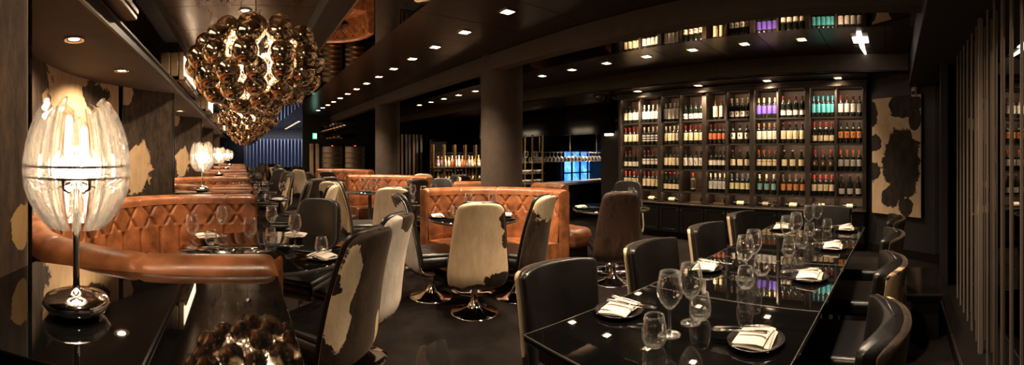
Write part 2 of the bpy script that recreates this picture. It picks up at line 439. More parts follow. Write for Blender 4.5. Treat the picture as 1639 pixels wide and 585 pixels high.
# ---------------------------------------------------------------- downlights
def downlight_mesh(sq=True):
    tr = MB(); le = MB()
    if sq:
        for a, b, c, d in ((-.055,0,.012,.122), (.055,0,.012,.122), (0,-.055,.098,.012), (0,.055,.098,.012)): tr.box((a,b,-.004), (c,d,.010))
        le.box((0,0,-.001), (.092,.07,.006))
    else:
        tr.lathe([(.052,0), (.066,-.002), (.066,-.010), (.050,-.008), (.044,.0)], 24)
        le.lathe([(.0,-.003), (.030,-.003), (.034,0)], 20)
    return tr, le
DL = {}
def downlight(x, y, z, label, group, sq=True, power=26, ang=105, tilt=(0,0,-1), dim=False):
    t = thing('downlight', label, 'ceiling light', (x, y, z), 0, group)
    key = sq
    if key not in DL:
        tr, le = downlight_mesh(sq); DL[key] = (tr.mesh('downlight_trim'), le.mesh('downlight_lens'))
        DL[key][0].materials.append(M['silver']); DL[key][1].materials.append(M['spot'])
    obj('trim', DL[key][0], None, t); obj('lens', DL[key][1], None, t)
    if power: spot((x, y, z - .03), power, ang, .7, d=tilt)
ys1 = [.30, .98, 1.66, 2.33, 3.02, 3.78, 4.48, 5.17, 5.88, 6.57, 7.26, 7.95, 8.64, 9.33, 10.02, 10.71, 11.4, 12.1]
for i, y in enumerate(ys1):
    downlight(2.27, y, CZ, 'square downlight in the row beside the long mirror strip, %s from the near end' % ORD[i], 'downlights beside the long mirror strip', power=58 if y < 9 else 30)
ys2 = [.99 + .69*i for i in range(14)]
for i, y in enumerate(ys2):
    downlight(4.58, y, CZ, 'square downlight in the ceiling strip before the wine rack, %s from the end wall' % ORD[i+1], 'downlights before the wine rack', power=24)
# bright square fitting at the end of that row
t = thing('square_ceiling_lamp', 'bright square ceiling lamp with a white cross-shaped glow near the end wall', 'ceiling light', (4.75, .33, CZ))
mb = MB(); mb.box((-.02,0,-.008), (.64,.055,.010), bev=.003); mb.box((-.05,0,-.008), (.20,.175,.010), bev=.003); mb.prism([(.30,-.022), (.66,-.030), (.70,-.026), (.64,-.012), (.30,.022)], -.013, -.003)  # the lamp's cross-like flare and its streak, built as glowing shape
obj('lens', mb, emis('square_lamp_white', (1,.88,.76), 3.2), t)
obj('trim', MB().box((-.02,0,-.001), (.60,.19,.006)), M['silver'], t)
for i, y in enumerate((.72, 1.75, 2.86, 4.0)):
    downlight(5.72, y, 2.47, 'recessed spotlight in the low ceiling over the wine rack, %s from the end wall' % ORD[i], 'spotlights over the wine rack', power=20 if i == 0 else 48, ang=120, tilt=(.10,.0 if i else .3,-1))
for k in range(5):
    for j, y in enumerate((2.3, 3.3)):
        if k == 0: lab = 'round downlight in the low left soffit, %s the near lamp' % ('nearest' if j == 0 else 'second from')
        else: lab = 'round downlight in the low left soffit over the %s booth, %s one' % (ORD[k], 'nearer' if j == 0 else 'farther')
        downlight(-.99, y + P*k, 2.1, lab, 'round soffit downlights', sq=False, power=34, ang=130, tilt=(-.35,.1,-1))
for i in range(8):
    downlight(2.27, 16.3 + .69*i, CZ, 'tiny downlight in the far end of the ceiling, %s towards the far window' % ORD[i], 'far downlights by the window', power=10 if i % 3 == 0 else 0)
for k in range(-1, 4):
    downlight(.03, 3.76 + P*k, CZ, 'round downlight in the bronze ceiling above the %s big globe chandelier' % ORD[k] if k >= 0 else 'round downlight in the bronze ceiling over the near lamp shelf', 'downlights in the bronze ceiling', sq=False, power=34, ang=168)
M['boxbrass'] = pm('brushed_bronze_box', (.40,.28,.16), .42, .25, var=.15, vs=2, vscale=(1,1,14))
# ---------------------------------------------------------------- booths
def quilt(s, z, w=.235, h=.36, z0=.995):
    """height of the stuffed leather at arc length s, height z"""
    a = s/w; b = (z0 - z)/h
    u, v = a + b, a - b
    fu = abs(u - math.floor(u) - .5)*2; fv = abs(v - math.floor(v) - .5)*2
    if b > .75:                                     # below the diamonds the seams run straight down
        ra = a - math.floor(a); f = abs(ra - .5)*2
        g = max(0, min(1, (b - .75)/.05)); m = f if g >= 1 else max(max(fu, fv)*(1-g), f*g)
    else: m = max(fu, fv)
    d = 1 - m                                        # 0 on the seam: a raised welt with a groove either side, then the stuffed pad
    pad = 1 - max(0, 1 - d/.26)**2.6
    groove = -.35*math.exp(-((d - .085)/.045)**2)
    welt = .42*math.exp(-(d/.035)**2)
    return pad + groove + welt
def booth_parts(path, ztop=1.0, zseat=.41, th=.14, seatd=.46, inner=1, step=.011, roll=.05, quilted=True, znear=None):
    """path: plan centre line of the back; inner = +1 if the sitting side lies to its left"""
    pts, Ln = resample([Vector((p[0], p[1], 0)) for p in path], step)
    nn = [n*inner for n in normals2d([Vector((p.x, p.y)) for p in pts])]
    n = len(pts)
    zt = (lambda s: ztop) if znear is None else (lambda s: ztop + (znear - ztop)*max(0, min(1, 1.35 - 2.2*s/Ln)))
    ZT = [zt(Ln*i/(n-1)) for i in range(n)]
    zr = ztop - roll
    # inner back face, quilted, from the seat to the roll
    zs = [zseat - .05 + (zr - zseat + .05)*j/64 for j in range(65)]
    back = MB(); G = []
    for i, p in enumerate(pts):
        s = Ln*i/(n-1); row = []; kz = (ZT[i] - roll - zseat)/(zr - zseat)
        for z in zs:
            lean = .05*(zr - z)/(zr - zseat)
            q = quilt(s, z) if quilted else 1
            o = th/2 + lean - .018 + .024*q
            row.append((p.x + nn[i].x*o, p.y + nn[i].y*o, zseat + (z - zseat)*kz))
        G.append(row)
    back.grid(G, flip=inner > 0)
    # closed end caps of the back (flat padded ends)
    caps = []
    for i in (0, n-1):
        cap = MB(); caps.append(cap); dz = ZT[i] - ztop
        p, m = pts[i], nn[i]; t = (pts[0]-pts[1]).normalized() if i == 0 else (pts[-1]-pts[-2]).normalized()
        R = []
        for z in (.08, zseat*.5, zseat, zr*.8, zr, ztop - .012):
            row = []
            for j in range(9):
                o = -th/2 + (th + .02)*j/8; bulge = .022*sqrt(max(0, 1 - (2*j/8 - 1)**4))
                row.append((p.x + m.x*o + t.x*bulge, p.y + m.y*o + t.y*bulge, z + (dz if z > zseat else 0) - (.03*abs(2*j/8-1)**3 if z > zr else 0)))
            R.append(row)
        cap.grid(R)
    # roll along the top: half-round pad with cross seams
    rollm = MB(); G = []
    prof = [(-th/2 - .006 + .0, zr - .05)] + [(-(th/2 + .006)*cos(a), zr + roll*sin(a)) for a in [pi*j/14 for j in range(15)]] + [(th/2 + .012, zr - .035)]
    for i, p in enumerate(pts):
        s = Ln*i/(n-1); f = (s/.47) % 1; dip = .009*max(0, 1 - min(f, 1-f)*28)
        e = min(s, Ln - s); er = min(1, max(.0, e/.05)); er = sqrt(1-(1-er)**2) if e < .05 else 1
        G.append([(p.x + nn[i].x*o, p.y + nn[i].y*o, zr + ZT[i] - ztop + (z - zr)*(.55+.45*er) - dip) for o, z in prof])
    rollm.grid(G, flip=inner < 0)
    sh = MB(); G = []
    for i, p in enumerate(pts):
        G.append([(p.x - nn[i].x*th/2, p.y - nn[i].y*th/2, z) for z in (.0, .5, zr - .02 + ZT[i] - ztop)])
    sh.grid(G, flip=inner < 0)
    seat = MB(); G = []; plin = MB(); H = []
    sp = [(th/2, zseat), (th/2 + seatd*.3, zseat + .012), (th/2 + seatd*.7, zseat + .012), (th/2 + seatd - .05, zseat), (th/2 + seatd - .012, zseat - .02), (th/2 + seatd, zseat - .06), (th/2 + seatd - .01, zseat - .16), (th/2 + seatd - .03, .13)]
    for i, p in enumerate(pts):
        s = Ln*i/(n-1); f = (s/.47) % 1; dip = .008*max(0, 1 - min(f, 1-f)*30)
        G.append([(p.x + nn[i].x*o, p.y + nn[i].y*o, z - (dip if z > zseat - .03 else 0)) for o, z in sp])
        H.append([(p.x + nn[i].x*(th/2 + seatd - .09), p.y + nn[i].y*(th/2 + seatd - .09), z) for z in (0, .14)])
    seat.grid(G, flip=inner > 0)
    for i in (0, n-1):
        seat.add(G[i] + [(G[i][-1][0], G[i][-1][1], .13), (G[i][0][0], G[i][0][1], .13)], [list(range(len(sp)+2))], True)
    plin.grid(H, flip=inner > 0)
    return dict(back=back, end_cap=caps, top_roll=rollm, outer_shell=sh, seat=seat, plinth=plin)
def booth(label, path, group, loc=(0,0,0), **k):
    t = thing('booth', label, 'booth seat', loc, 0, group)
    shell = k.pop('shellmat', 'blackgloss')
    for nme, mb in booth_parts(path, **k).items():
        for mb in (mb if isinstance(mb, list) else [mb]): obj(nme, mb, M[{'outer_shell': shell, 'plinth': 'cabinet'}.get(nme, 'leather')], t)
    return t
left_path = catmull([(.12,1.44,0), (-.12,1.435,0), (-.38,1.43,0), (-.70,1.56,0), (-.98,1.83,0), (-1.20,2.25,0), (-1.28,2.75,0), (-1.24,3.25,0), (-1.02,3.72,0), (-.68,4.02,0), (-.30,4.11,0), (-.1,4.12,0), (.13,4.12,0)], 12)
LG = 'tan leather booths along the left wall'
b0 = booth('nearest curved tan leather booth on the left, diamond-quilted back, behind the tall lamp', left_path, LG, inner=-1, znear=1.048)
for k in range(1, 5):
    dup(b0, (0, P*k, 0), 0, '%s curved tan leather booth along the left wall, counted from the near lamp' % ORD[k])
arc = [(2.25 + 1.02*cos(a), 3.35 + 1.02*sin(a), 0) for a in [math.radians(101 - 105*i/30) for i in range(31)]]
MG = 'tan leather booths in the middle of the room'
c0 = booth('tan leather quarter-round booth in front of the nearest round column', arc, MG, inner=-1, seatd=.42)
dup(c0, (-.05, 3.3, 0), 0, 'tan quilted booth in the middle of the room, behind the one by the column')
dup(c0, (-.05, 6.6, 0), 0, 'far tan quilted booth beyond the second round column')
p2 = catmull([(3.62,4.22,0), (3.66,4.0,0), (3.72,3.74,0)], 8)
t = booth('short tan leather booth behind the round one, its padded end towards the camera', p2, MG, inner=1, seatd=.3, ztop=1.02, shellmat='leather')
for c in list(t.children):
    if c.name.split('.')[0] in ('seat', 'plinth'): bpy.data.objects.remove(c)
obj('seat', MB().box((4.02, 3.99, .27), (.46, .62, .28), bev=.11, seg=5), M['leather'], t)
obj('plinth', MB().box((3.98, 3.99, .07), (.36, .5, .14)), M['cabinet'], t)
p3_ = [(2.98,5.28,0), (3.12,5.22,0), (3.30,5.14,0), (3.42,5.08,0)]
booth('small pale tan booth back glimpsed left of the big round column', p3_, MG, inner=-1, seatd=.12)
# black glass shelves between the booths, carrying the lamps
for k in range(5):
    t = thing('divider_shelf', ['wide glossy black shelf in the foreground under the tall lamp', 'glossy black shelf between the first and second booths', 'glossy black shelf between the second and third booths',
        'glossy black shelf between the third and fourth booths', 'glossy black shelf between the fourth and fifth booths'][k], 'shelf', (0, P*k, 0), 0, 'black shelves between the booths')
    ya, yb = (.70 if k == 0 else .925), 1.352
    obj('shelf_top', MB().box((-.31, (ya+yb)/2, .985), (.86, yb-ya, .03), bev=.004), M['blackglass'], t)
    obj('cabinet_body', MB().box((-.33, (ya+yb)/2 - .006, .485), (.80, yb-ya-.03, .97)), M['cabinet'], t)
# light boxes on the rail above the soffit
for k in range(5):
    y = 1.12 + P*k
    t = thing('light_box', ['brushed bronze light box at the upper left corner of the view', 'brushed bronze light box left of the nearest globe chandelier', 'second bronze light box along the left ceiling rail, beyond the near one',
          'third bronze light box along the left ceiling rail, far off', 'farthest bronze light box along the left ceiling rail'][k], 'light box', (-.73, y, 0), 0, 'light boxes along the left ceiling rail')
    h = MB()
    h.box((-.10, .6, 2.36), (.10, 1.2, .30), bev=.006)
    h.box((.0, .6, 2.38), (.09, 1.18, .26), bev=.01)
    h.box((.075, .6, 2.36), (.05, 1.2, .30), bev=.006)
    obj('housing', h, M['boxbrass'], t)
    tr = MB(); tr.box((-.02, .6, 2.195), (.29, 1.22, .025), bev=.004); tr.box((.125, .6, 2.225), (.022, 1.22, .03), bev=.004)
    obj('lower_tray', tr, M['bronze'], t)
    for yy in (.2, 1.0): obj('hanger', MB().box((0, yy, 2.57), (.03, .03, .16)), M['beamdark'], t)
    obj('diffuser', MB().box((.103, .6, 2.37), (.006, 1.10, .20)), emis('box_diffuser', (1,.76,.5), 2.2), t)
# ---------------------------------------------------------------- chairs
def slab(cen, hw, th, nt=26, nu=18, conc=0.0, p=8, pt=8, t0=0.0, t1=1.0, off=0.0, ins=0.0):
    """padded shell: cen(t)->(y,z) centre line, hw(t) half width, th thickness; returns mesh and outline"""
    F = []; B = []; U = []; out = []
    for i in range(nt + 1):
        q = i/nt; t = t0 + (t1-t0)*(.5 - .5*cos(pi*q))
        y, z = cen(t); y2, z2 = cen(min(1, t + .01)); y1, z1 = cen(max(0, t - .01))
        ty, tz = y2 - y1, z2 - z1; L = math.hypot(ty, tz); ny, nz = -tz/L, ty/L          # towards the front (-Y)
        et = (1 - abs(2*q - 1)**pt)**.5
        rf, rb, ru = [], [], []
        for j in range(nu + 1):
            u = -cos(pi*j/nu); eu = max(0, 1 - abs(u)**p)**.5
            w = max(0, hw(t) - ins); x = w*u
            dy = -conc*(x/.25)**2
            e = th/2*et*eu
            rf.append((x, y + dy + ny*(e + off), z + nz*(e + off))); rb.append((x, y + dy + ny*(off - e), z + nz*(off - e)))
            ru.append((x, z))
        F.append(rf); B.append(rb); U.append(ru)
    m = MB(); m.grid(F, uv=U); m.grid(B, uv=U, flip=True)
    outl = [F[i][0] for i in range(nt + 1)] + [F[nt][j] for j in range(1, nu)] + [F[i][-1] for i in range(nt, -1, -1)] + [F[0][j] for j in range(nu - 1, 0, -1)]
    return m, outl
def curve2(pts):
    cm = catmull([(a, b, 0) for a, b in pts], 12); n = len(cm) - 1
    def f(t):
        x = t*n; i = min(n-1, int(x)); r = cm[i].lerp(cm[i+1], x - i); return r.x, r.y
    return f
def round_end(W, t, a=.10, b=.10, e=2.6):
    w = W
    if t < a: w *= max(0, 1 - ((a - t)/a)**e)**(1/e)
    if t > 1 - b: w *= max(0, 1 - ((t - 1 + b)/b)**e)**(1/e)
    return w
swc = curve2([(.02,.265), (.17,.285), (.235,.36), (.255,.50), (.285,.70), (.33,.88), (.37,1.01)])
def sww(t):
    W = .205 + .055*sin(min(1, t/.42)*pi/2) if t < .42 else .26 - .075*((t-.42)/.58)**1.1
    return round_end(W, t, .10, .12)
SW = {}
def swivel_meshes():
    sh, o1 = slab(swc, sww, .055, nt=34, conc=.05, p=6, pt=10)
    pad, o2 = slab(swc, sww, .05, nt=30, conc=.05, p=5, pt=6, t0=.34, t1=.985, off=.045, ins=.012)
    seat = MB().box((0, -.02, .385), (.47, .46, .12), bev=.05, seg=4)
    seat2 = MB().box((0, -.02, .445), (.44, .43, .05), bev=.024, seg=3)
    pip = MB(); pip.tube(o1, .006, 6, closed=True)
    st = MB().lathe([(.0,.33), (.05,.33), (.05,.30), (.026,.29), (.024,.20), (.03,.13), (.045,.09), (.07,.055)], 24)
    bs = MB().lathe([(.07,.055), (.11,.034), (.165,.020), (.205,.013), (.213,.007), (.213,0), (0,0)], 40)
    return sh, pad, seat, seat2, pip, st, bs
_m = swivel_meshes()
for nme, mb, mt in zip(('shell','pad','seat','seat2','pip','stem','base'), _m, (None,'blackleather','blackleather','blackleather','piping','chrome','chrome')):
    SW[nme] = mb.mesh('swivel_' + nme)
    if mt: SW[nme].materials.append(M[mt])
def face(dx, dy): return atan2(dx, -dy)
def swivel(x, y, d, mat, label, group, leather=None):
    t = thing('swivel_chair', label, 'chair', (x, y, 0), face(*d), group)
    sh = SW['shell'].copy(); sh.materials.append(mat)
    obj('hide_shell', sh, None, t)
    if leather:
        pd = SW['pad'].copy(); pd.materials.clear(); pd.materials.append(leather); obj('backrest', pd, None, t)
    else: obj('backrest', SW['pad'], None, t)
    s = obj('seat', SW['seat'], None, t); obj('seat_cushion', SW['seat2'], None, s)
    obj('piping', SW['pip'], None, t); obj('stem', SW['stem'], None, t); obj('base', SW['base'], None, t)
    return t
H = {}
H['a'] = hide('hide_pale_dark_corner', [(-.23,.86,.07,.10), (-.25,.70,.07,.10), (-.18,.36,.14,.065), (-.02,.285,.14,.05), (.2,.27,.12,.04)], 'cream', .35, 8, cream=(.66,.49,.31), seed=4)
H['b'] = hide('hide_dark_pale_top', [(.02,.97,.26,.17), (-.13,.86,.06,.10)], 'dark', .45, 9, cream=(.60,.47,.30), seed=5)
H['c'] = hide('hide_white_side', [(-.05,.98,.12,.08), (.0,.28,.3,.06)], 'cream', .4, 7, cream=(.62,.55,.47), seed=6)
H['d'] = hide('hide_big_patches', [(.16,.80,.055,.15), (.19,.58,.06,.17), (-.16,.44,.03,.09)], 'dark', .25, 7, cream=(.60,.47,.30), seed=7)
H['e'] = hide('hide_dark_brown', [], 'cream', .5, 5, cream=(.030,.014,.0075), dark=(.02,.010,.006), seed=8)
H['f'] = hide('hide_pale_dark_blob', [(.16,.72,.12,.14), (.20,.55,.12,.12), (-.2,.45,.09,.08), (-.2,.95,.08,.08)], 'cream', .4, 8, cream=(.62,.48,.32), seed=9)
H['g'] = hide('hide_cream_edges', [(.0,.30,.3,.12)], 'cream', .35, 7, cream=(.62,.50,.34), seed=10)
H['h'] = hide('hide_black', [(.2,.5,.08,.14)], 'dark', .5, 6, cream=(.5,.38,.24), seed=11)
H['i'] = hide('hide_dark_top', [(.0,.95,.3,.16)], 'cream', .4, 9, cream=(.62,.48,.32), seed=13)
H['j'] = hide('hide_patch_upper_right', [(-.19,.84,.11,.15), (.08,.50,.06,.07)], 'cream', .35, 8, cream=(.62,.50,.35), seed=14)
CG = 'swivel chairs with cowhide backs'
T1 = (.17, 2.85); T2 = (2.28, 3.62); T3 = (3.93, 3.14); T4 = (2.32, 5.2); T5 = (2.23, 6.95)
swivel(.46, 2.29, (-.63,.78), H['d'], 'big cowhide swivel chair in the foreground, brown-black with a long cream streak', CG)
swivel(.79, 2.74, (-.66,.75), H['c'], 'swivel chair just behind the foreground cowhide chair, black leather with a white hide edge', CG)
swivel(.47, 3.23, (-.62,-.78), H['h'], 'black leather swivel chair facing the camera across the near round table', CG)
swivel(1.95, 3.08, (.40,.92), H['a'], 'cream furry cowhide swivel chair seen from behind, dark patches along its bottom edge', CG)
swivel(2.50, 3.18, (-.35,.94), H['b'], 'dark cowhide swivel chair with a cream top, right of the cream furry chair', CG)
swivel(1.795, 3.63, (.985,-.17), H['c'], 'white-backed swivel chair seen edge-on, left of the cream furry chair', CG)
swivel(3.53, 2.80, (.6,.8), H['e'], 'plain dark brown hide swivel chair between the round booth and the dining table', CG)
swivel(4.44, 3.36, (-.85,-.35), H['h'], 'black leather swivel chair behind the dark brown hide chair', CG)
swivel(.62, 5.85, (-.85,.1), H['h'], 'grey-brown leather swivel chair beside the table of the second left booth', CG, M['greyleather'])
swivel(.84, 5.2, (-.9,.45), H['g'], 'narrow cream hide swivel chair seen edge-on beyond the near round table', CG)
swivel(.98, 6.6, (-.55,.8), H['h'], 'dark swivel chair behind the cream edge-on chair', CG)
swivel(1.36, 7.1, (-.3,.95), H['i'], 'swivel chair with a dark top and cream lower back in the middle distance', CG)
swivel(1.45, 6.0, (.55,.83), H['f'], 'cream swivel chair with a round dark blob, left of the middle quilted booth', CG)
swivel(1.62, 5.4, (.95,-.12), H['g'], 'grey leather swivel chair with a cream edge, side-on before the middle quilted booth', CG, M['greyleather'])
swivel(1.84, 4.78, (.38,.92), H['j'], 'cream swivel chair with a brown patch at its upper right, behind the white-backed chair', CG)
swivel(2.62, 6.2, (-.2,.97), H['e'], 'brown hide swivel chair with rounded top before the middle quilted booth', CG)
swivel(2.80, 5.62, (-.8,-.5), H['h'], 'dark swivel chair by the small glass-laden table', CG)
swivel(3.2, 6.2, (-.9,.1), H['g'], 'pale hide swivel chair at the right of the middle booth', CG)
swivel(3.95, 6.9, (.3,.95), H['h'], 'dark swivel chair left of the big round column, before the bar', CG)
swivel(3.7, 7.6, (.6,.6), H['g'], 'cream-backed swivel chair facing the bar shelves', CG)
for i, (x, y, d, h) in enumerate([(.62,8.0,(-.9,.3),'d'), (.75,8.75,(-.8,-.5),'h'), (.8,10.2,(-.6,-.9),'h'), (.72,11.3,(-.9,.2),'f'), (1.02,12.9,(-.5,-.9),'h'), (1.75,8.75,(.9,.2),'h'),
        (1.65,10.5,(.6,.6),'g'), (2.0,9.4,(.3,.9),'d'), (1.2,12.0,(.9,.2),'f'), (1.5,13.6,(-.6,.5),'h'), (.9,14.5,(-.8,.2),'h'), (1.7,15.2,(.8,.2),'g'), (.6,16.2,(-.6,-.6),'h'), (1.3,17.0,(.3,.9),'d')]):
    swivel(x, y, d, H[h], '%s swivel chair in the far part of the room, %s by distance' % ({'d':'brown and cream', 'h':'black', 'f':'cream spotted', 'g':'pale'}[h], ORD[i]), CG)

# dining chairs at the long table
dcc = curve2([(.205,.40), (.215,.5), (.235,.68), (.262,.86)])
def dcw(t): return (.222 + .022*t)*(max(0, 1 - ((t-.95)/.05)**3)**.33 if t > .95 else 1)
DC = {}
ib, io = slab(dcc, dcw, .075, nt=22, conc=.085, p=16, pt=16)
ob_, oo = slab(dcc, dcw, .03, nt=22, conc=.085, p=10, pt=16, off=-.045, ins=-.004)
DC['backrest'] = (ib, 'blackleather'); DC['piping'] = (MB().tube(io, .0045, 6, closed=True), 'piping')
DC['seat'] = (MB().box((0, -.01, .405), (.47, .46, .10), bev=.03, seg=3), 'blackleather')
DCm = {k: v[0].mesh('dining_' + k) for k, v in DC.items()}
for k, v in DC.items(): DCm[k].materials.append(M[v[1]])
leg = MB().box((0, 0, .18), (.038, .038, .36)).mesh('dining_leg'); leg.materials.append(M['cabinet'])
obm = ob_.mesh('dining_hide_back')
HD = [hide('dining_hide_black', [(.23,.6,.05,.2), (-.23,.7,.04,.2)], 'dark', .5, 7, cream=(.5,.36,.22), seed=21),
      hide('dining_hide_tan_patch', [(.14,.62,.13,.16), (.20,.78,.10,.10)], 'dark', .4, 7, cream=(.55,.40,.24), seed=22),
      hide('dining_hide_cream_edge', [(-.24,.62,.07,.3), (.24,.62,.07,.3)], 'dark', .3, 7, cream=(.6,.46,.3), seed=23)]
def dining(x, y, rz, h, label, group='black leather dining chairs at the long table'):
    t = thing('dining_chair', label, 'chair', (x, y, 0), rz, group)
    obj('backrest', DCm['backrest'], None, t)
    hb = obm.copy(); hb.materials.append(HD[h]); obj('hide_back', hb, None, t)
    obj('seat', DCm['seat'], None, t); obj('piping', DCm['piping'], None, t)
    for sx, sy in ((-.2,-.2), (.2,-.2), (-.2,.19), (.2,.19)): obj('leg', leg, None, t, (sx, sy, 0))
    return t
ta = -.033
for i, (x, y, h) in enumerate([(1.40,1.26,0), (2.12,1.18,2), (2.85,1.15,2), (3.55,1.13,0)]):
    dining(x, y, ta, h, 'black leather dining chair on the booth side of the long table, %s' % ['nearest the camera', 'second from the camera', 'third from the camera', 'farthest along'][i])
for i, (x, y, h) in enumerate([(1.38,.245,0), (2.12,.225,1), (2.86,.21,0), (3.57,.18,0)]):
    dining(x, y, pi + ta, h, 'black curved-back dining chair on the partition side of the table, %s' % ['nearest', 'with tan hide patch', 'third along', 'farthest along'][i])
dining(4.02, .64, -pi/2 + ta, 0, 'black dining chair at the head of the long table, before the wine rack')
dining(.74, .85, pi/2, 0, 'black dining chair at the near end of the long table, only its piped top showing')

# ---------------------------------------------------------------- tables
def round_table(c, r, label, group='round black glass tables'):
    t = thing('round_table', label, 'table', (c[0], c[1], 0), 0, group)
    obj('table_top', MB().lathe([(0,.75), (r - .004,.75), (r,.746), (r,.728), (r - .006,.722), (0,.722)], 72), M['tableglass'], t)
    obj('edge_band', MB().lathe([(r + .001,.747), (r + .003,.742), (r + .003,.730), (r + .001,.726)], 72), M['glassedge'], t)
    obj('pedestal', MB().lathe([(.09,.722), (.09,.70), (.035,.68), (.032,.12), (.05,.07), (.10,.04)], 24), M['chrome'], t)
    obj('base', MB().lathe([(.10,.04), (.18,.022), (.24,.012), (.245,0), (0,0)], 40), M['chrome'], t)
    return t
round_table(T1, .60, 'round black glass table inside the nearest left booth')
round_table(T2, .47, 'round black glass table in front of the round tan booth')
round_table(T3, .47, 'round black glass table behind the dark brown hide chair')
round_table(T4, .40, 'small round black table crowded with glasses behind the round tan booth')
round_table(T5, .47, 'round black table before the middle quilted booth')
for k in range(1, 4): round_table((.17, 2.85 + P*k), .55, 'round black glass table inside the %s left booth' % ORD[k])
round_table((2.2, 10.2), .5, 'far round black table beyond the middle booths')
ROT = Matrix.Rotation(ta, 3, 'Z')
xs = [.92, 1.69, 2.41, 3.11, 3.68]
def tc(x, y):                      # a point on the long table, before the small turn of the table about its near corner
    v = ROT @ Vector((x - .92, y - .73, 0)); return (.92 + v.x, .73 + v.y)
for i in range(4):
    a, b = xs[i] + .002, xs[i+1] - .002
    cx, cy = tc((a+b)/2, .73)
    t = thing('dining_table', 'black glass-topped table, %s of the four making up the long dining table' % ['nearest', 'second', 'third', 'farthest'][i], 'table', (cx, cy, 0), ta, 'tables pushed into one long table')
    L, W_ = b - a, .84
    obj('table_top', MB().box((0, 0, .738), (L, W_, .024), bev=.003, seg=1), M['tableglass'], t)
    fr = MB()
    for sx, sy, dx, dy in ((0, W_/2 - .001, L, .004), (0, -W_/2 + .001, L, .004), (L/2 - .001, 0, .004, W_), (-L/2 + .001, 0, .004, W_)): fr.box((sx, sy, .7475), (dx, dy, .0055))
    obj('edge_band', fr, M['glassedge'], t)
    obj('apron', MB().box((0, 0, .695), (L - .06, W_ - .10, .06)), M['cabinet'], t)
    obj('pedestal', MB().box((0, 0, .34), (.10, .10, .66), bev=.006), M['cabinet'], t)
    obj('foot', MB().box((0, 0, .012), (L*.62, .36, .024), bev=.006), M['cabinet'], t)

# ---------------------------------------------------------------- glassware
def wine_profile():
    o = [(0,.0), (.038,0), (.040,.002), (.030,.005), (.012,.010), (.0055,.018), (.0042,.04), (.0040,.075), (.006,.090), (.018,.100), (.034,.118), (.045,.142), (.0480,.160), (.046,.180), (.041,.205), (.036,.228)]
    i = [(.0350,.228), (.0400,.205), (.045,.180), (.0470,.160), (.044,.142), (.033,.119), (.017,.102), (.004,.093), (0,.092)]
    return o + i
def tumbler_profile():
    o = [(0,0), (.024,0), (.030,.003), (.038,.014), (.0435,.030), (.044,.040), (.041,.065), (.036,.092), (.033,.105)]
    i = [(.0318,.105), (.0348,.092), (.0396,.065), (.0426,.040), (.042,.030), (.036,.016), (.027,.008), (0,.006)]
    return o + i
GLm = {'wine_glass': MB().lathe(wine_profile(), 32).mesh('wine_glass'), 'tumbler': MB().lathe(tumbler_profile(), 32).mesh('tumbler')}
for m_ in GLm.values(): m_.materials.append(M['glass'])
def gl(kind, x, y, label, group, z=.7505):
    o = obj(kind, GLm[kind], None, None, (x, y, z)); return tag(o, label, 'glass', group)
GD = 'glasses on the long dining table'
for lab, k, x, y in [('stemless tumbler nearest the camera on the long table', 'tumbler', 1.174, .753), ('stemless tumbler behind the first pair of wine glasses on the long table', 'tumbler', 1.452, .718),
        ('tall wine glass behind the nearest tumbler on the long table', 'wine_glass', 1.275, .752), ('tall wine glass, second from the near end of the long table', 'wine_glass', 1.405, .735),
        ('tumbler of the second glass cluster on the long table, nearer one', 'tumbler', 1.875, .683), ('tumbler of the second glass cluster on the long table, farther one', 'tumbler', 2.106, .675),
        ('wine glass of the second cluster on the long table, nearer one', 'wine_glass', 2.0, .73), ('wine glass of the second cluster on the long table, farther one', 'wine_glass', 2.166, .74),
        ('tumbler of the third glass cluster on the long table, nearer one', 'tumbler', 2.55, .636), ('tumbler of the third glass cluster on the long table, farther one', 'tumbler', 2.776, .60),
        ('wine glass of the third cluster on the long table, nearer one', 'wine_glass', 2.72, .69), ('wine glass of the third cluster on the long table, farther one', 'wine_glass', 2.89, .665),
        ('wine glass nearest the head chair of the long table', 'wine_glass', 3.47, .615), ('wine glass second from the head chair of the long table', 'wine_glass', 3.34, .66),
        ('tumbler nearer the camera in the last glass cluster of the long table', 'tumbler', 3.21, .63), ('tumbler beside the head chair in the last glass cluster', 'tumbler', 3.42, .52)]:
    gl(k, x, y, lab, GD)
GN = 'glasses on the near round table'
for lab, k, x, y in [('wine glass at the left of the near round table, before the quilted back', 'wine_glass', -.345, 2.84), ('tumbler between two wine glasses at the left of the near round table', 'tumbler', -.22, 2.95),
        ('wine glass standing behind the napkin on the near round table', 'wine_glass', -.158, 3.27), ('large wine glass at the middle of the near round table', 'wine_glass', .054, 2.72),
        ('wine glass behind the middle tumbler on the near round table', 'wine_glass', .239, 3.31), ('tumbler at the middle of the near round table', 'tumbler', .213, 3.03),
        ('wine glass standing alone at the right of the near round table', 'wine_glass', .371, 2.866), ('tumbler behind the right-hand napkin of the near round table', 'tumbler', .52, 2.66)]:
    gl(k, x, y, lab, GN)
GC = 'glasses on the round table of the tan booth'
for lab, k, x, y in [('wine glass on the round booth table, right of the cream chair', 'wine_glass', 2.507, 3.60), ('wine glass on the round booth table, behind the cream chair top', 'wine_glass', 2.33, 3.80),
        ('tumbler on the round booth table, beside the dark chair', 'tumbler', 2.42, 3.36), ('tumbler on the round booth table, behind the cream chair', 'tumbler', 2.13, 3.72)]:
    gl(k, x, y, lab, GC)
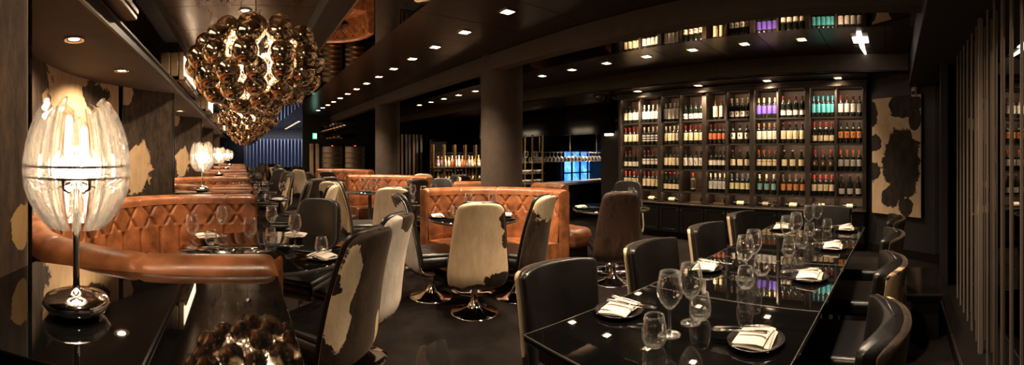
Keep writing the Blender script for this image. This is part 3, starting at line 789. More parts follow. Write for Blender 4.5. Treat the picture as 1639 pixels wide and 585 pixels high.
def cluster(c, r, n, desc, seed, group):
    rnd = random.Random(seed); pos = []
    while len(pos) < n:
        a = rnd.uniform(0, 2*pi); q = r*sqrt(rnd.random())
        p = (c[0] + q*cos(a), c[1] + q*sin(a))
        if all(math.dist(p, o) > .10 for o in pos): pos.append(p)
    pos.sort(key=lambda p: atan2(p[0], p[1]))
    for i, p in enumerate(pos):
        k = 'wine_glass' if i % 3 != 1 else 'tumbler'
        gl(k, p[0], p[1], '%s on %s, %s from its left' % (k.replace('_', ' '), desc, ORD[i]), group)
cluster(T4, .33, 9, 'the small crowded table behind the round booth', 3, 'glasses on the small crowded table')
cluster(T5, .36, 5, 'the table of the middle quilted booth', 4, 'glasses on the middle booth table')
cluster(T3, .36, 5, 'the table behind the dark brown hide chair', 5, 'glasses on the table by the brown chair')
cluster((.25, 6.05), .42, 9, 'the table of the second left booth', 6, 'glasses on the second booth table')
cluster((.25, 9.4), .42, 8, 'the table of the third left booth', 7, 'glasses on the third booth table')
cluster((.2, 12.7), .40, 6, 'the table of the fourth left booth', 8, 'glasses on the fourth booth table')

# place settings: plate, folded napkin, knife and fork
plm = MB().lathe([(0,.004), (.06,.004), (.085,.012), (.100,.017), (.101,.015), (.085,.008), (.055,0), (0,0)], 40).mesh('side_plate'); plm.materials.append(M['plate'])
def napkin_mesh():
    m = MB()
    for k, (dx, dy, sx, sy, z, tw) in enumerate([(0,0,.165,.125,.004,0), (.004,.003,.160,.118,.011,.05), (-.004,.006,.150,.108,.018,-.06)]):
        n = 14; F = []; B = []
        for i in range(n+1):
            rf = []; rb = []
            for j in range(n+1):
                u = 2*i/n - 1; v = 2*j/n - 1
                e = (max(0, 1 - abs(u)**10)*max(0, 1 - abs(v)**10))**.5
                wv = .0025*sin(3*u + k) + .003*sin(2.2*v + 1.3*k) - .006*max(0, abs(v) - .6)*(1 if k == 0 else .5)
                x = dx + sx/2*u*cos(tw) - sy/2*v*sin(tw); y = dy + sx/2*u*sin(tw) + sy/2*v*cos(tw)
                rf.append((x, y, z + wv + .004*e)); rb.append((x, y, z + wv - .003*e))
            F.append(rf); B.append(rb)
        m.grid(F); m.grid(B, flip=True)
    return m
npm = napkin_mesh().mesh('napkin'); npm.materials.append(M['napkin'])
def knife_mesh():
    m = MB()
    m.tube([(0,-.10,.004), (0,-.06,.005), (0,-.005,.004)], [.005,.006,.0045], 8)
    pts = [(-.006,0), (.006,0), (.008,.05), (.006,.09), (-.002,.105), (-.006,.09)]
    m.prism(pts, .003, .0048); return m
def fork_mesh():
    m = MB()
    m.tube([(0,-.10,.004), (0,-.05,.005), (0,.02,.004), (0,.045,.003)], [.006,.0045,.003,.005], 8)
    m.prism([(-.006,.04), (.006,.04), (.011,.06), (.011,.068), (-.011,.068), (-.011,.06)], .002, .0045)
    for k in range(4):
        x = -.0095 + .0063*k
        m.tube([(x,.066,.003), (x,.085,.002), (x,.102,.005)], [.0018,.0016,.001], 6)
    return m
km = knife_mesh().mesh('table_knife'); fm = fork_mesh().mesh('table_fork'); km.materials.append(M['steel']); fm.materials.append(M['steel'])
def setting(x, y, a, where, z=.7505, cut=True):
    g = 'place settings'
    tag(obj('side_plate', plm, None, None, (x, y, z)), 'black side plate %s' % where, 'plate', g)
    tag(obj('napkin', npm, None, None, (x, y, z + .0135), a), 'folded white napkin %s' % where, 'napkin', g)
    if cut:
        for me, nme, dx in ((km, 'table_knife', .012), (fm, 'table_fork', -.022)):
            o = obj(nme, me, None, None, (x + dx*cos(a) - .055*sin(a), y + dx*sin(a) + .055*cos(a), z + .040)); o.rotation_euler = (math.radians(-5), 0, a + (.12 if dx > 0 else -.06))
            tag(o, '%s %s' % ({'table_knife':'knife', 'table_fork':'fork'}[nme], where), 'cutlery', g)
for i, (x, y) in enumerate([(1.34,1.03), (2.09,1.0), (3.45,.93)]):
    setting(x, y, pi + ta + .25, 'at the booth side of the long table, %s place' % ['nearest', 'second', 'farthest'][i])
for i, (x, y) in enumerate([(1.343,.45), (2.105,.41), (2.80,.385), (3.49,.365)]):
    setting(x, y, ta + .1, 'at the partition side of the long table, %s place' % ['nearest', 'second', 'third', 'farthest'][i])
for x, y, a, wh in [(-.27,3.18,.4,'at the left of the near round table'), (.42,3.20,-.4,'at the far right of the near round table'), (.50,2.50,2.2,'at the near right of the near round table'),
        (2.55,3.45,2.3,'on the round booth table by the dark chair'), (1.93,3.75,1.2,'on the round booth table by the white-backed chair'), (3.62,3.35,1.0,'on the table behind the brown hide chair'), (.50,5.75,1.0,'on the table of the second left booth')]:
    setting(x, y, a, wh, cut=y < 3.3 and x < 3)
# ---------------------------------------------------------------- wine rack
def wy(px): return 5.9*math.tan((1424 - px)/PXR)
ub = [wy(p) for p in (992, 1022.9, 1055.5, 1088, 1127, 1162.4, 1203.5, 1244.5, 1292.5, 1337.6, 1384)]
zsh = [1.945, 1.560, 1.150, .785, .600]
XF, XB = 5.90, 6.24
t = thing('wine_rack', 'floor-to-ceiling dark oak wine rack full of bottles on the right wall', 'wine rack', (6.07, 2.4, 0))
O = Vector((6.07, 2.4, 0))
def rk(name, mb, mat, parent=None):
    mb.v = [(a - O.x, b - O.y, c - O.z) for a, b, c in mb.v]
    return obj(name, mb, mat, parent or t)
for i, y in enumerate(ub):
    w = .075 if i in (2, 4, 6, 8) else (.055 if i in (0, 10) else .030)
    rk('upright', MB().box(((XF+XB)/2, y, 1.49), (XB - XF, w, 1.80), bev=.003, seg=1), M['rackwood'])
for z in zsh:
    rk('shelf', MB().box(((XF+XB)/2 + .01, (ub[0]+ub[-1])/2, z - .012), (XB - XF - .02, ub[0]-ub[-1], .024)), M['rackwood'])
rk('cornice', MB().box((5.99, (ub[0]+ub[-1])/2, 2.395), (.32, ub[0]-ub[-1]+.06, .05), bev=.006).box((5.89, (ub[0]+ub[-1])/2, 2.44), (.06, ub[0]-ub[-1]+.08, .05), bev=.006), M['rackwood'])
rk('back_panel', MB().box((XB + .012, (ub[0]+ub[-1])/2, 1.50), (.02, ub[0]-ub[-1], 1.84)), M['rackback'])
rk('worktop', MB().box((6.06, (ub[0]+ub[-1])/2, .577), (.40, ub[0]-ub[-1]+.06, .022), bev=.004), M['rackwood'])
rk('plinth', MB().box((6.10, (ub[0]+ub[-1])/2, .05), (.30, ub[0]-ub[-1], .10)), M['cabinet'])
rk('carcass', MB().box((6.09, (ub[0]+ub[-1])/2, .333), (.34, ub[0]-ub[-1]+.04, .466)), M['cabinet'])
knob = MB().sphere((0,0,0), .013, 12, 8).mesh('knob'); knob.materials.append(M['chrome'])
for i in range(10):
    a, b = ub[i], ub[i+1]
    cy, w = (a+b)/2, a - b - .012
    d = MB().box((5.905, cy, .333), (.022, w, .45), bev=.003, seg=1)
    for s in (-1, 1):
        d.box((5.890, cy + s*(w/2 - .03), .333), (.012, .06, .45), bev=.003, seg=1); d.box((5.890, cy, .333 + s*.195), (.012, w - .12, .06), bev=.003, seg=1)
    dr = rk('door', d, M['cabinet'])
    kb = obj('knob', knob, None, dr, (5.872 - O.x, (b + .035 if i % 2 == 0 else a - .035) - O.y, .48))
rng = random.Random(3)
LM = {}
def label_mat(c, style='plain', c2=(.03,.025,.02)):
    key = (c, style, c2)
    if key in LM: return LM[key]
    m, nt, b, L = nm('bottle_label_' + style); LM[key] = m
    setp(b, Roughness=.6)
    uv = texco(nt, 'UV'); sx = nt.nodes.new('ShaderNodeSeparateXYZ'); L.new(uv, sx.inputs[0])
    X, Y = sx.outputs['X'], sx.outputs['Y']
    def band(v, lo, hi): return math_(nt, 'MULTIPLY', math_(nt, 'GREATER_THAN', v, lo), math_(nt, 'LESS_THAN', v, hi))
    if style == 'plain':
        n_ = nt.nodes.new('ShaderNodeMapping'); n_.inputs['Scale'].default_value = (14, 34, 1); L.new(uv, n_.inputs['Vector'])
        f = math_(nt, 'MULTIPLY', math_(nt, 'GREATER_THAN', noise(nt, n_.outputs[0], 1, 1), .58), math_(nt, 'MULTIPLY', band(Y, .18, .82), band(X, -.32, .32)))
        f = math_(nt, 'MULTIPLY', f, .55)
    elif style == 'emblem':
        mp = nt.nodes.new('ShaderNodeMapping'); mp.vector_type = 'TEXTURE'; mp.inputs['Location'].default_value = (0,.55,0); mp.inputs['Scale'].default_value = (.26,.30,1); L.new(uv, mp.inputs['Vector'])
        ln = nt.nodes.new('ShaderNodeVectorMath'); ln.operation = 'LENGTH'; L.new(mp.outputs[0], ln.inputs[0])
        nz = noise(nt, mp.outputs[0], 2.5, 2)
        f = math_(nt, 'LESS_THAN', math_(nt, 'ADD', ln.outputs['Value'], nz), 1.25)
    elif style == 'stripe': f = band(Y, .62, .74)
    elif style == 'stripes': f = math_(nt, 'LESS_THAN', math_(nt, 'FRACT', math_(nt, 'MULTIPLY', Y, 3.0)), .42)
    elif style == 'dot':
        mp = nt.nodes.new('ShaderNodeMapping'); mp.vector_type = 'TEXTURE'; mp.inputs['Location'].default_value = (.0,.42,0); mp.inputs['Scale'].default_value = (.18,.20,1); L.new(uv, mp.inputs['Vector'])
        ln = nt.nodes.new('ShaderNodeVectorMath'); ln.operation = 'LENGTH'; L.new(mp.outputs[0], ln.inputs[0]); f = math_(nt, 'LESS_THAN', ln.outputs['Value'], 1)
    elif style == 'slash': f = math_(nt, 'LESS_THAN', math_(nt, 'ABSOLUTE', math_(nt, 'ADD', math_(nt, 'MULTIPLY', X, 1.6), math_(nt, 'SUBTRACT', Y, .45))), .14); f = math_(nt, 'MULTIPLY', f, band(Y, .15, .75))
    elif style == 'border': f = math_(nt, 'SUBTRACT', 1.0, math_(nt, 'MULTIPLY', band(Y, .10, .90), band(X, -.78, .78)))
    elif style == 'top': f = math_(nt, 'GREATER_THAN', Y, .80)
    mx = nt.nodes.new('ShaderNodeMix'); mx.data_type = 'RGBA'; L.new(f, mx.inputs['Factor'])
    mx.inputs['A'].default_value = (*c, 1); mx.inputs['B'].default_value = (*c2, 1); L.new(mx.outputs['Result'], b.inputs['Base Color'])
    return m
CM = {}
def cap_mat(c):
    if c not in CM: CM[c] = pm('bottle_capsule', c, .35, .2)
    return CM[c]
bodym = MB().lathe([(0,.004), (.030,0), (.0365,.004), (.0375,.015), (.0375,.185), (.036,.200), (.030,.215), (.020,.228), (.0152,.240), (.0140,.255), (.0140,.296), (.0155,.297), (.0155,.304), (0,.304)], 24).mesh('bottle_body'); bodym.materials.append(M['bottleglass'])
fatm = MB().lathe([(0,.004), (.034,0), (.041,.004), (.042,.015), (.042,.145), (.038,.180), (.026,.215), (.0175,.24), (.0150,.258), (.0145,.296), (.016,.297), (.016,.304), (0,.304)], 24).mesh('bottle_body_sloping'); fatm.materials.append(M['bottleglass'])
capm = MB().lathe([(.0150,.240), (.0146,.258), (.0146,.296), (.0162,.298), (.0162,.306), (0,.3065)], 20).mesh('capsule')
LBm = {}
def label_mesh(z0, z1, fat, A=1.9):
    key = (z0, z1, fat)
    if key not in LBm:
        r = (.0424 if fat else .0379); n = 16
        G = [[(-r*cos(A*(2*i/n-1)), r*sin(A*(2*i/n-1))*-1, z) for z in (z0, z1)] for i in range(n+1)]
        U = [[(A*(2*i/n-1)/pi*1.9, v) for v in (0, 1)] for i in range(n+1)]
        LBm[key] = MB().grid(G, uv=U).mesh('label')
    return LBm[key]
CR = (.66,.53,.33); WH = (.70,.63,.52); GW = (.50,.46,.41); RED = (.42,.035,.025); DKR = (.14,.02,.015); BK = (.015,.013,.012); GOLD = (.62,.45,.20); CAPC = (.60,.50,.34)
CACHE = {}
def bottle(x, y, z, spec, label, group, lying=None, face_rot=0.0):
    c, z0, z1, style, c2, cap, fat, sc = spec
    t = thing('wine_bottle', label, 'bottle', (x, y, z), face_rot, group)
    if lying is not None: t.rotation_euler = (0, pi/2, lying); t.location.z = z + .038
    t.scale = (sc, sc, sc)
    obj('glass_body', fatm if fat else bodym, None, t)
    kl = (z0, z1, fat, c, style, c2)
    if kl not in CACHE: me = label_mesh(z0, z1, fat).copy(); me.materials.append(label_mat(c, style, c2)); CACHE[kl] = me
    obj('label', CACHE[kl], None, t)
    if cap not in CACHE: me = capm.copy(); me.materials.append(cap_mat(cap)); CACHE[cap] = me
    obj('capsule', CACHE[cap], None, t)
    return t
S = lambda c, z0, z1, st='plain', c2=(.04,.03,.025), cap=BK, fat=False, sc=1.0: (c, z0, z1, st, c2, cap, fat, sc)
big, low, tall, mid = (.065, .190), (.035, .115), (.045, .215), (.075, .170)
CONT = [
 [ (4, S(CR,*big,cap=BK), 'cream'), (4, S(WH,*big,cap=CAPC), 'white'), (4, S((.55,.50,.42),*tall,cap=(.3,.27,.22)), 'tall pale'), (4, S((.66,.55,.46),*low,'dot',(.03,.02,.02),cap=BK), 'pinkish white dotted'), (2, S(CR,*tall,cap=DKR), 'tall cream'),
   (4, S(WH,*low,'emblem',cap=GOLD,sc=1.03), 'white emblem'), (4, S((.075,.038,.28),*big,cap=GOLD), 'purple'), (4, S(WH,*low,'top',cap=DKR,sc=1.05), 'low white'), (5, S((.06,.33,.36),*big,cap=(.05,.28,.36)), 'turquoise'), (4, S(GW,*big,cap=DKR), 'grey-white') ],
 [ (4, S(CR,*big,cap=RED), 'cream'), (4, S(BK,*big,'stripes',WH,cap=CAPC), 'black and white striped'), (4, S(CR,*big,cap=CAPC), 'big cream'), (4, S(CR,*big,cap=RED), 'cream'), (4, S((.50,.13,.05),*mid,cap=DKR), 'burnt orange'),
   (3, S(WH,*mid,'emblem',cap=BK), 'white picture'), (4, S(WH,*big,cap=(.60,.34,.16)), 'white'), (4, S(CR,*big,cap=RED,fat=True), 'broad cream'), (4, S(CR,*low,cap=RED), 'low cream'), (4, S((.52,.20,.05),*mid,'emblem',(.25,.04,.02),cap=BK), 'orange emblem') ],
 [ (4, S(WH,*low,'slash',(.45,.38,.28),cap=DKR), 'low white'), (4, S(WH,*mid,'stripe',(.05,.04,.03),cap=DKR), 'white barred'), (4, S(CR,*big,cap=BK), 'cream'), (4, S(WH,*big,'slash',cap=BK), 'white slashed'), (4, S(WH,*mid,'top',cap=BK), 'white dark-topped'),
   (3, S(CR,*mid,cap=RED,fat=True), 'cream'), (4, S(CR,*mid,'stripe',(.25,.16,.08),cap=(.50,.10,.03)), 'cream banded'), (3, S(CR,*mid,cap=(.5,.28,.08),fat=True), 'broad cream'), (3, S((.06,.035,.02),*mid,'dot',(.5,.42,.3),cap=RED), 'dark brown'), (4, S(GW,*mid,cap=(.55,.10,.03)), 'grey-white') ],
 [ (4, S(CR,*big,cap=RED), 'cream'), (4, S(CR,*big,cap=DKR), 'cream'), (4, S(CR,*low,cap=RED,fat=True), 'low cream'), (1, S((.05,.035,.025),*tall,'border',(.4,.3,.18),cap=RED), 'dark'), (4, S(GW,*big,cap=CAPC), 'grey-white'),
   (4, S((.62,.54,.27),*mid,cap=(.10,.11,.14)), 'yellow-cream'), (3, S((.10,.36,.38),*mid,'border',(.45,.16,.05),cap=CAPC), 'teal'), (4, S((.45,.17,.05),*mid,cap=(.10,.06,.03)), 'orange-brown'), (4, S(CR,*mid,cap=RED), 'cream'), (3, S(GW,*low,cap=DKR,fat=True), 'low grey-white') ],
]
RN = ['top', 'second', 'third', 'fourth']
nb = 0
for r, row in enumerate(CONT):
    for c, (n, sp, desc) in enumerate(row):
        hw_ = lambda k: .0375 if k in (2, 4, 6, 8) else (.0275 if k in (0, 10) else .015)
        a, b = ub[c] - hw_(c) - .004, ub[c+1] + hw_(c+1) + .004
        for i in range(n):
            f = (i + .5)/n if n > 1 else .5
            if n == 2: f = .38 + .34*i
            y = a + (b - a)*f + rng.uniform(-.002, .002)
            pos = ['leftmost', 'second', 'third', 'fourth', 'fifth'][i] if n > 1 else 'only one'
            bottle(5.985 + rng.uniform(-.008, .008), y, zsh[r] + .0005, sp, '%s-label wine bottle, %s in its cubby, %s shelf, %s column of the rack' % (desc.replace(' ', '-'), pos, RN[r], ORD[c]), 'wine bottles standing in the rack', face_rot=rng.uniform(-.15, .15))
            nb += 1
            if r < 3 and n >= 3 and i < n - 0 and c in (0, 3, 5, 9) and False: pass
for c, sg in ((0,1), (1,1), (2,1), (5,1), (6,1), (7,1), (8,-1), (9,-1)):
    a, b = ub[c] - .05, ub[c+1] + .05
    y = (a + b)/2
    sp = [S(CR,*big), S(CR,*big), S(CR,*big), 0, 0, S(CR,*big), S((.25,.2,.15),*mid), S(CR,*big), S(CR,*mid), S(WH,*mid)][c]
    sp = sp[:7] + (.93,)
    t2 = bottle(6.02, y, .6005, sp, 'wine bottle lying on its side on the bottom shelf, %s column of the rack' % ORD[c], 'wine bottles lying in the rack', lying=0)
    t2.rotation_euler = (0, pi/2, 0)
    # lie along the shelf, neck to the right
    t2.rotation_euler = Matrix(((0,0,-1),(-1,0,0),(0,1,0))).transposed().to_euler() if False else (-pi/2 if False else pi/2, 0, 0)
    t2.location = (6.02, y + .13, .6005 + .0375*.93)
    t2.rotation_euler = (pi/2, 0, 0)
for c in (3, 4, 6):
    y = (ub[c] + ub[c+1])/2
    tag(obj('wood_block', MB().box((6.05, y - .02, .612), (.10, .20, .022), bev=.003).box((6.05, y - .09, .65), (.10, .018, .07), bev=.003), M['rackback']), 'small wooden bottle cradle on the bottom shelf, %s column of the rack' % ORD[c], 'bottle cradle', 'cradles on the bottom shelf')
for z in (2.36, 1.915, 1.53, 1.12, .755):
    area((5.915, (ub[0]+ub[-1])/2, z), (ub[0]-ub[-1], .012), 3.4, d=(.72,0,-.7))
# hide panel on the angled corner wall
cx = [(5.90,.215), (5.375,-.44)]
u = Vector((cx[1][0]-cx[0][0], cx[1][1]-cx[0][1], 0)); PW = u.length; u.normalize(); nrm = Vector((u.y, -u.x, 0))
if nrm.x > 0: nrm = -nrm
M['panelhide'] = hide('cowhide_picture', [(.58,2.04,.28,.17), (.74,1.85,.10,.14), (.0,1.96,.10,.17), (.05,1.56,.12,.12), (.02,1.16,.13,.14), (.52,1.26,.31,.48), (.32,.80,.16,.14), (.60,.70,.13,.12)], 'cream', amp=.22, ns=6.0, cream=(.45,.32,.20), dark=(.010,.007,.005), hair=(60, 20), seed=12)
t = thing('cowhide_panel', 'tall black and cream cowhide panel hung on the angled corner wall', 'wall panel', (cx[0][0], cx[0][1], .57))
G = []; U = []
for i in range(13):
    s = PW*i/12
    G.append([(u.x*s + nrm.x*.052, u.y*s + nrm.y*.052, 1.61*j/16) for j in range(17)]); U.append([(s, .57 + 1.61*j/16) for j in range(17)])
obj('hide', MB().grid(G, uv=U), M['panelhide'], t)
bx = MB(); bx.box((u.x*PW/2 + nrm.x*.032, u.y*PW/2 + nrm.y*.032, .805), (PW + .012, .036, 1.622), rz=atan2(u.y, u.x)); obj('board', bx, M['cabinet'], t)
t = thing('wall_sensor', 'small pale sensor box high on the corner wall above the cowhide panel', 'sensor', (5.40, -.33, 2.22))
obj('casing', MB().box((0,0,0), (.05,.08,.13), rz=-.66, bev=.012), pm('ivory_plastic', (.45,.40,.34), .5), t)
obj('lens_window', MB().box((-.025,.02,-.02), (.012,.05,.05), rz=-.66, bev=.004), M['cabinet'], t)
# low bench by the partition
t = thing('low_bench', 'low black bench with pale metal edging at the foot of the mirrored partition', 'bench', (3.42, -.27, 0), -.03)
obj('bench_top', MB().box((0,0,.33), (.74,.26,.05), bev=.006), M['blackgloss'], t)
fr = MB(); fr.box((-.372,0,.352), (.018,.27,.012)); fr.box((0,.133,.352), (.74,.012,.012)); obj('metal_edge', fr, M['nickel'], t)
obj('bench_body', MB().box((0,-.01,.155), (.66,.20,.31)), M['cabinet'], t)
# ---------------------------------------------------------------- things on the ceiling
t = thing('smoke_detector', 'white round smoke detector on the low ceiling left of the wine rack', 'smoke detector', (6.10, 4.85, 2.47))
obj('housing', MB().lathe([(0,-.05), (.05,-.05), (.075,-.035), (.085,-.012), (.085,0)], 28), pm('white_plastic', (.55,.50,.43), .5), t)
obj('grille', MB().lathe([(.03,-.062), (.048,-.056), (.05,-.05), (.0,-.05)], 20), M['cabinet'], t)
t = thing('dome_speaker', 'black dome hanging under the low ceiling beside the smoke detector', 'speaker', (5.75, 4.85, 2.47))
obj('dome', MB().lathe([(.11,0), (.11,-.04), (.095,-.09), (.06,-.13), (0,-.145)], 28), M['blackgloss'], t); obj('collar', MB().lathe([(.0,-.0), (.125,0), (.125,-.015), (.11,-.015)], 28), M['cabinet'], t)
# ---------------------------------------------------------------- bar side, beyond the wine rack
struct('wall_right', MB().box((6.55, 5.0, 1.25), (.5, .6, 2.5)), M['blackwall'])
struct('beam', MB().box((6.05, 7.0, 2.13), (.12, 4.4, .68)), pm('bar_pelmet_glass', (.004,.003,.003), .08, IOR=1.4))
struct('ceiling_bar', MB().box((8.2, 6.9, 2.06), (4.0, 4.4, .04)), pm('grey_ceiling_paint', (.16,.14,.125), .7))
struct('wall_bar_back', MB().box((9.2, 9.3, 1.3), (4.4, .1, 2.6)).box((8.0, 9.24, 1.3), (1.4, .04, 2.6)), M['blackwall'])
wx0, wx1, wz0, wz1 = 9.10, 11.0, .45, 1.50
gm_, nt, b, L = nm('dusk_window_glass')
uv = texco(nt, 'Object', (1.6,1,1.2)); f = noise(nt, uv, 1.6, 3, .6)
col = ramp(nt, f, [(.25, (.02,.07,.40)), (.5, (.04,.22,.75)), (.75, (.30,.70,.95))]); L.new(col, b.inputs['Emission Color']); setp(b, Base_Color=(0,0,0), Emission_Strength=.8, Roughness=.1)
struct('window_1', MB().box(((wx0+wx1)/2, 9.23, (wz0+wz1)/2), (wx1-wx0, .012, wz1-wz0)), gm_)
mu = MB()
for i in range(6): mu.box((wx0 + (wx1-wx0)*i/5, 9.20, (wz0+wz1)/2), (.045, .05, wz1-wz0))
for z in (wz0, .80, 1.22, wz1): mu.box(((wx0+wx1)/2, 9.20, z), (wx1-wx0, .05, .04))
struct('window_1_frame', mu, M['cabinet'])
t = thing('bar_counter', 'long bar counter with a pale lit top under the hanging glasses', 'bar counter', (7.0, 6.30, 0))
obj('counter_top', MB().box((0,0,.775), (2.3,.5,.05), bev=.006), pm('pale_stone', (.42,.36,.30), .25), t); obj('counter_front', MB().box((.05,.02,.375), (2.1,.4,.75)), M['cabinet'], t)
# hanging glasses
t = thing('glass_rail', 'ceiling-hung metal rail carrying rows of upside-down wine glasses', 'glass rail', (7.28, 7.12, 1.45))
for k in range(3): obj('rail', MB().box((0, -.13 + .13*k, 0), (2.2, .018, .010)), M['nickel'], t)
for x in (-1.0, 0, 1.0): obj('hanger_rod', MB().box((x, 0, .30), (.02, .02, .60)), M['nickel'], t)
for k in range(3):
    for i in range(18):
        o = obj('wine_glass', GLm['wine_glass'], None, None, (7.28 - 1.06 + .125*i, 6.99 + .13*k, 1.443)); o.rotation_euler = (pi, 0, 0)
        tag(o, 'upside-down wine glass in the %s row of the bar rail, %s from the %s' % (['front', 'middle', 'back'][k], ORD[i] if i < 9 else ORD[17-i], 'left' if i < 9 else 'right'), 'glass', 'wine glasses hanging over the bar')
# brass shelving: right of the big column
t = thing('bar_shelving', 'brass-post glass shelving beside the big round column, with white crockery', 'shelving', (5.45, 6.55, 0))
for x, y in ((-.22,.12), (.02,.12), (.02,-.12), (.30,-.12)): obj('post', MB().tube([(x, y, 0), (x, y, 1.80)], .02, 10), M['brass'], t)
for z in (.80, 1.0, 1.22): obj('shelf', MB().box((.04, 0, z), (.62, .30, .018)), M['glass'], t)
M['white_china'] = pm('white_china', (.75,.68,.58), .3)
bowlm = MB().lathe([(.0,0), (.03,0), (.055,.03), (.065,.06), (.062,.06), (.05,.03), (.0,.008)], 24).mesh('white_bowl'); bowlm.materials.append(M['white_china'])
for z in (1.009, .809):
    for i in range(4):
        tag(obj('white_bowl', bowlm, None, None, (5.27 + .15*i, 6.52, z)), 'white bowl on the %s brass shelf by the column, %s from left' % ('upper' if z > .9 else 'lower', ORD[i]), 'bowl', 'white bowls on the bar shelving')
for i in range(5):
    gl('wine_glass' if i % 2 else 'tumbler', 5.24 + .12*i, 6.5, '%s on the top glass shelf by the column, %s from left' % ('wine glass' if i % 2 else 'tumbler', ORD[i]), 'glasses on the bar shelving', z=1.2295)
t = thing('wall_lamp', 'small cream box light on the dark pier left of the rack', 'wall light', (6.27, 5.05, 1.80))
obj('diffuser', MB().box((-.03,0,0), (.06,.20,.09), bev=.015), emis('cream_diffuser', (1,.75,.45), .9), t); obj('bracket', MB().box((.01,0,.055), (.06,.22,.02)), M['brass'], t)
# bottle shelving left of the column
t = thing('bar_shelving', 'brass-post back bar crowded with spirit bottles, left of the big column', 'shelving', (6.0, 9.85, 0))
for i in range(9): obj('post', MB().box((-.98 + .17*i, -.13 if i % 2 else .15, .83), (.035, .035, 1.66)), M['brass'], t)
for z in (.69, 1.04): obj('shelf', MB().box((-.2, 0, z), (1.7, .34, .022)), M['brass'], t)
obj('back_panel', MB().box((-.2, .22, .95), (1.7, .03, 1.7)), M['darkmirror'], t)
SP = [pm('spirit_%d' % i, c, .12) for i, c in enumerate([(.42,.17,.03), (.50,.42,.30), (.10,.22,.06), (.45,.30,.08), (.55,.48,.42), (.35,.08,.03), (.25,.20,.28)])]
spm = MB().lathe([(0,0), (.034,0), (.040,.01), (.040,.15), (.034,.18), (.016,.21), (.014,.25), (.018,.255), (.018,.28), (0,.28)], 16).mesh('spirit_body')
splab = MB().lathe([(.0406,.04), (.0406,.12)], 16).mesh('spirit_label'); splab.materials.append(pm('spirit_label', (.62,.54,.42), .6))
names = ['amber', 'clear', 'green', 'golden', 'frosted', 'red-brown', 'violet']
spme = []
for mt in SP: q = spm.copy(); q.materials.append(mt); spme.append(q)
for z, nm_ in ((1.052, 'upper'), (.702, 'lower')):
    for rw in range(2):
        for i in range(15):
            k = rng.choice((0,0,1,2,3,3,4,5,6)); x = 5.06 + .108*i + .05*rw
            tt = thing('spirit_bottle', '%s spirit bottle in the %s row of the %s back bar shelf, %s from left' % (names[k], ('front', 'rear')[rw], nm_, ORD[i]), 'bottle', (x, 9.80 + .10*rw, z), 0, 'spirit bottles on the back bar')
            s = rng.uniform(.8, 1.05) + .12*rw; tt.scale = (.92, .92, s)
            obj('glass_body', spme[k], None, tt)
            if rng.random() < .7: obj('label', splab, None, tt)
for x, y, d, p in ((5.3,9.2,(0,.45,-.8),120), (5.9,9.2,(0,.45,-.8),120), (6.5,9.2,(0,.45,-.8),120), (5.3,6.35,(0,.2,-1),50), (7.0,6.6,(.1,.4,-1),110), (7.6,6.6,(0,.4,-1),110), (8.2,6.6,(0,.4,-1),110)):
    spot((x, y, 2.4 if y > 8 else (2.42 if x < 6 else 2.0)), p, 84, .9, d=d)  # spots added without fittings to brighten the bar bottles, crockery and hanging glasses
# mirrored strips screen
t = thing('mirror_screen', 'tall screen of narrow bronze mirror strips beside the second column', 'screen', (4.6, 10.6, 0))
for i in range(7): obj('mirror_strip', MB().box((-.36 + .115*i, .03*(i % 2), .98), (.055, .02, 1.95)), M['brass'] if i % 3 == 1 else M['nickel'], t)
obj('base_rail', MB().box((0, .015, .02), (.85, .06, .04)), M['cabinet'], t)
# wine fridge at the end of the room
t = thing('wine_cabinet', 'glass-fronted wine cabinet with warm lit wooden shelves at the far wall', 'wine cabinet', (3.34, 13.5, 0))
obj('carcass', MB().box((0,.24,.86), (1.56,.04,1.72)).box((0,0,1.70), (1.56,.5,.04)).box((0,0,.05), (1.56,.5,.10)).box((-.77,0,.86), (.03,.5,1.72)).box((.77,0,.86), (.03,.5,1.72)).box((0,0,.86), (.06,.5,1.72)), M['cabinet'], t)
for c in (-.39, .39):
    for i in range(7): obj('shelf', MB().box((c, -.10, .42 + .17*i), (.70, .30, .022)), M['rackback'], t)
    obj('door_frame', MB().box((c - .355, -.255, .88), (.035,.02,1.62)).box((c + .355, -.255, .88), (.035,.02,1.62)).box((c, -.255, 1.67), (.74,.02,.035)).box((c, -.255, .09), (.74,.02,.035)), M['cabinet'], t)
    area((3.34 + c, 13.255, .95), (.03, 1.35), 6, d=(0,1,0), col=(1,.55,.25))
    obj('display', MB().box((c, -.268, 1.675), (.05,.004,.014)), emis('red_display', (1,.06,.03), 3), t)
for i, x in enumerate((2.28, 2.47)):
    tag(obj('bronze_post', MB().box((x, 13.35, .87), (.12,.12,1.74), bev=.02), M['boxbrass']), '%s square bronze post left of the far wine cabinet' % ['left-hand', 'right-hand'][i], 'post', 'bronze posts by the wine cabinet')
t = thing('exit_sign', 'small green lit exit sign high on the far dark wall', 'exit sign', (2.49, 13.95, 2.02))
obj('sign_box', MB().box((0,0,0), (.17,.05,.22), bev=.008), M['cabinet'], t)
obj('sign_face', MB().box((0,-.027,0), (.15,.004,.20)), emis('exit_green', (.05,.45,.25), .8), t)
fg = MB().sphere((-.012,-.032,.065), .014, 10, 6, (1,.3,1)); fg.tube([(-.02,-.032,.045), (.0,-.032,.0), (.03,-.032,-.05)], [.012,.013,.007], 6); fg.tube([(.0,-.032,.0), (-.03,-.032,-.055)], [.012,.007], 6); fg.tube([(-.018,-.032,.04), (.03,-.032,.02)], .007, 6); fg.box((.048,-.031,.0), (.012,.004,.15))
obj('running_figure', fg, emis('exit_white', (.75,1,.88), 3), t)
tag(obj('wall_mirror_panel', MB().box((3.35, 14.02, 2.22), (1.25, .03, .56)), M['mirror']), 'dark mirror panel on the far wall above the wine cabinet', 'mirror')
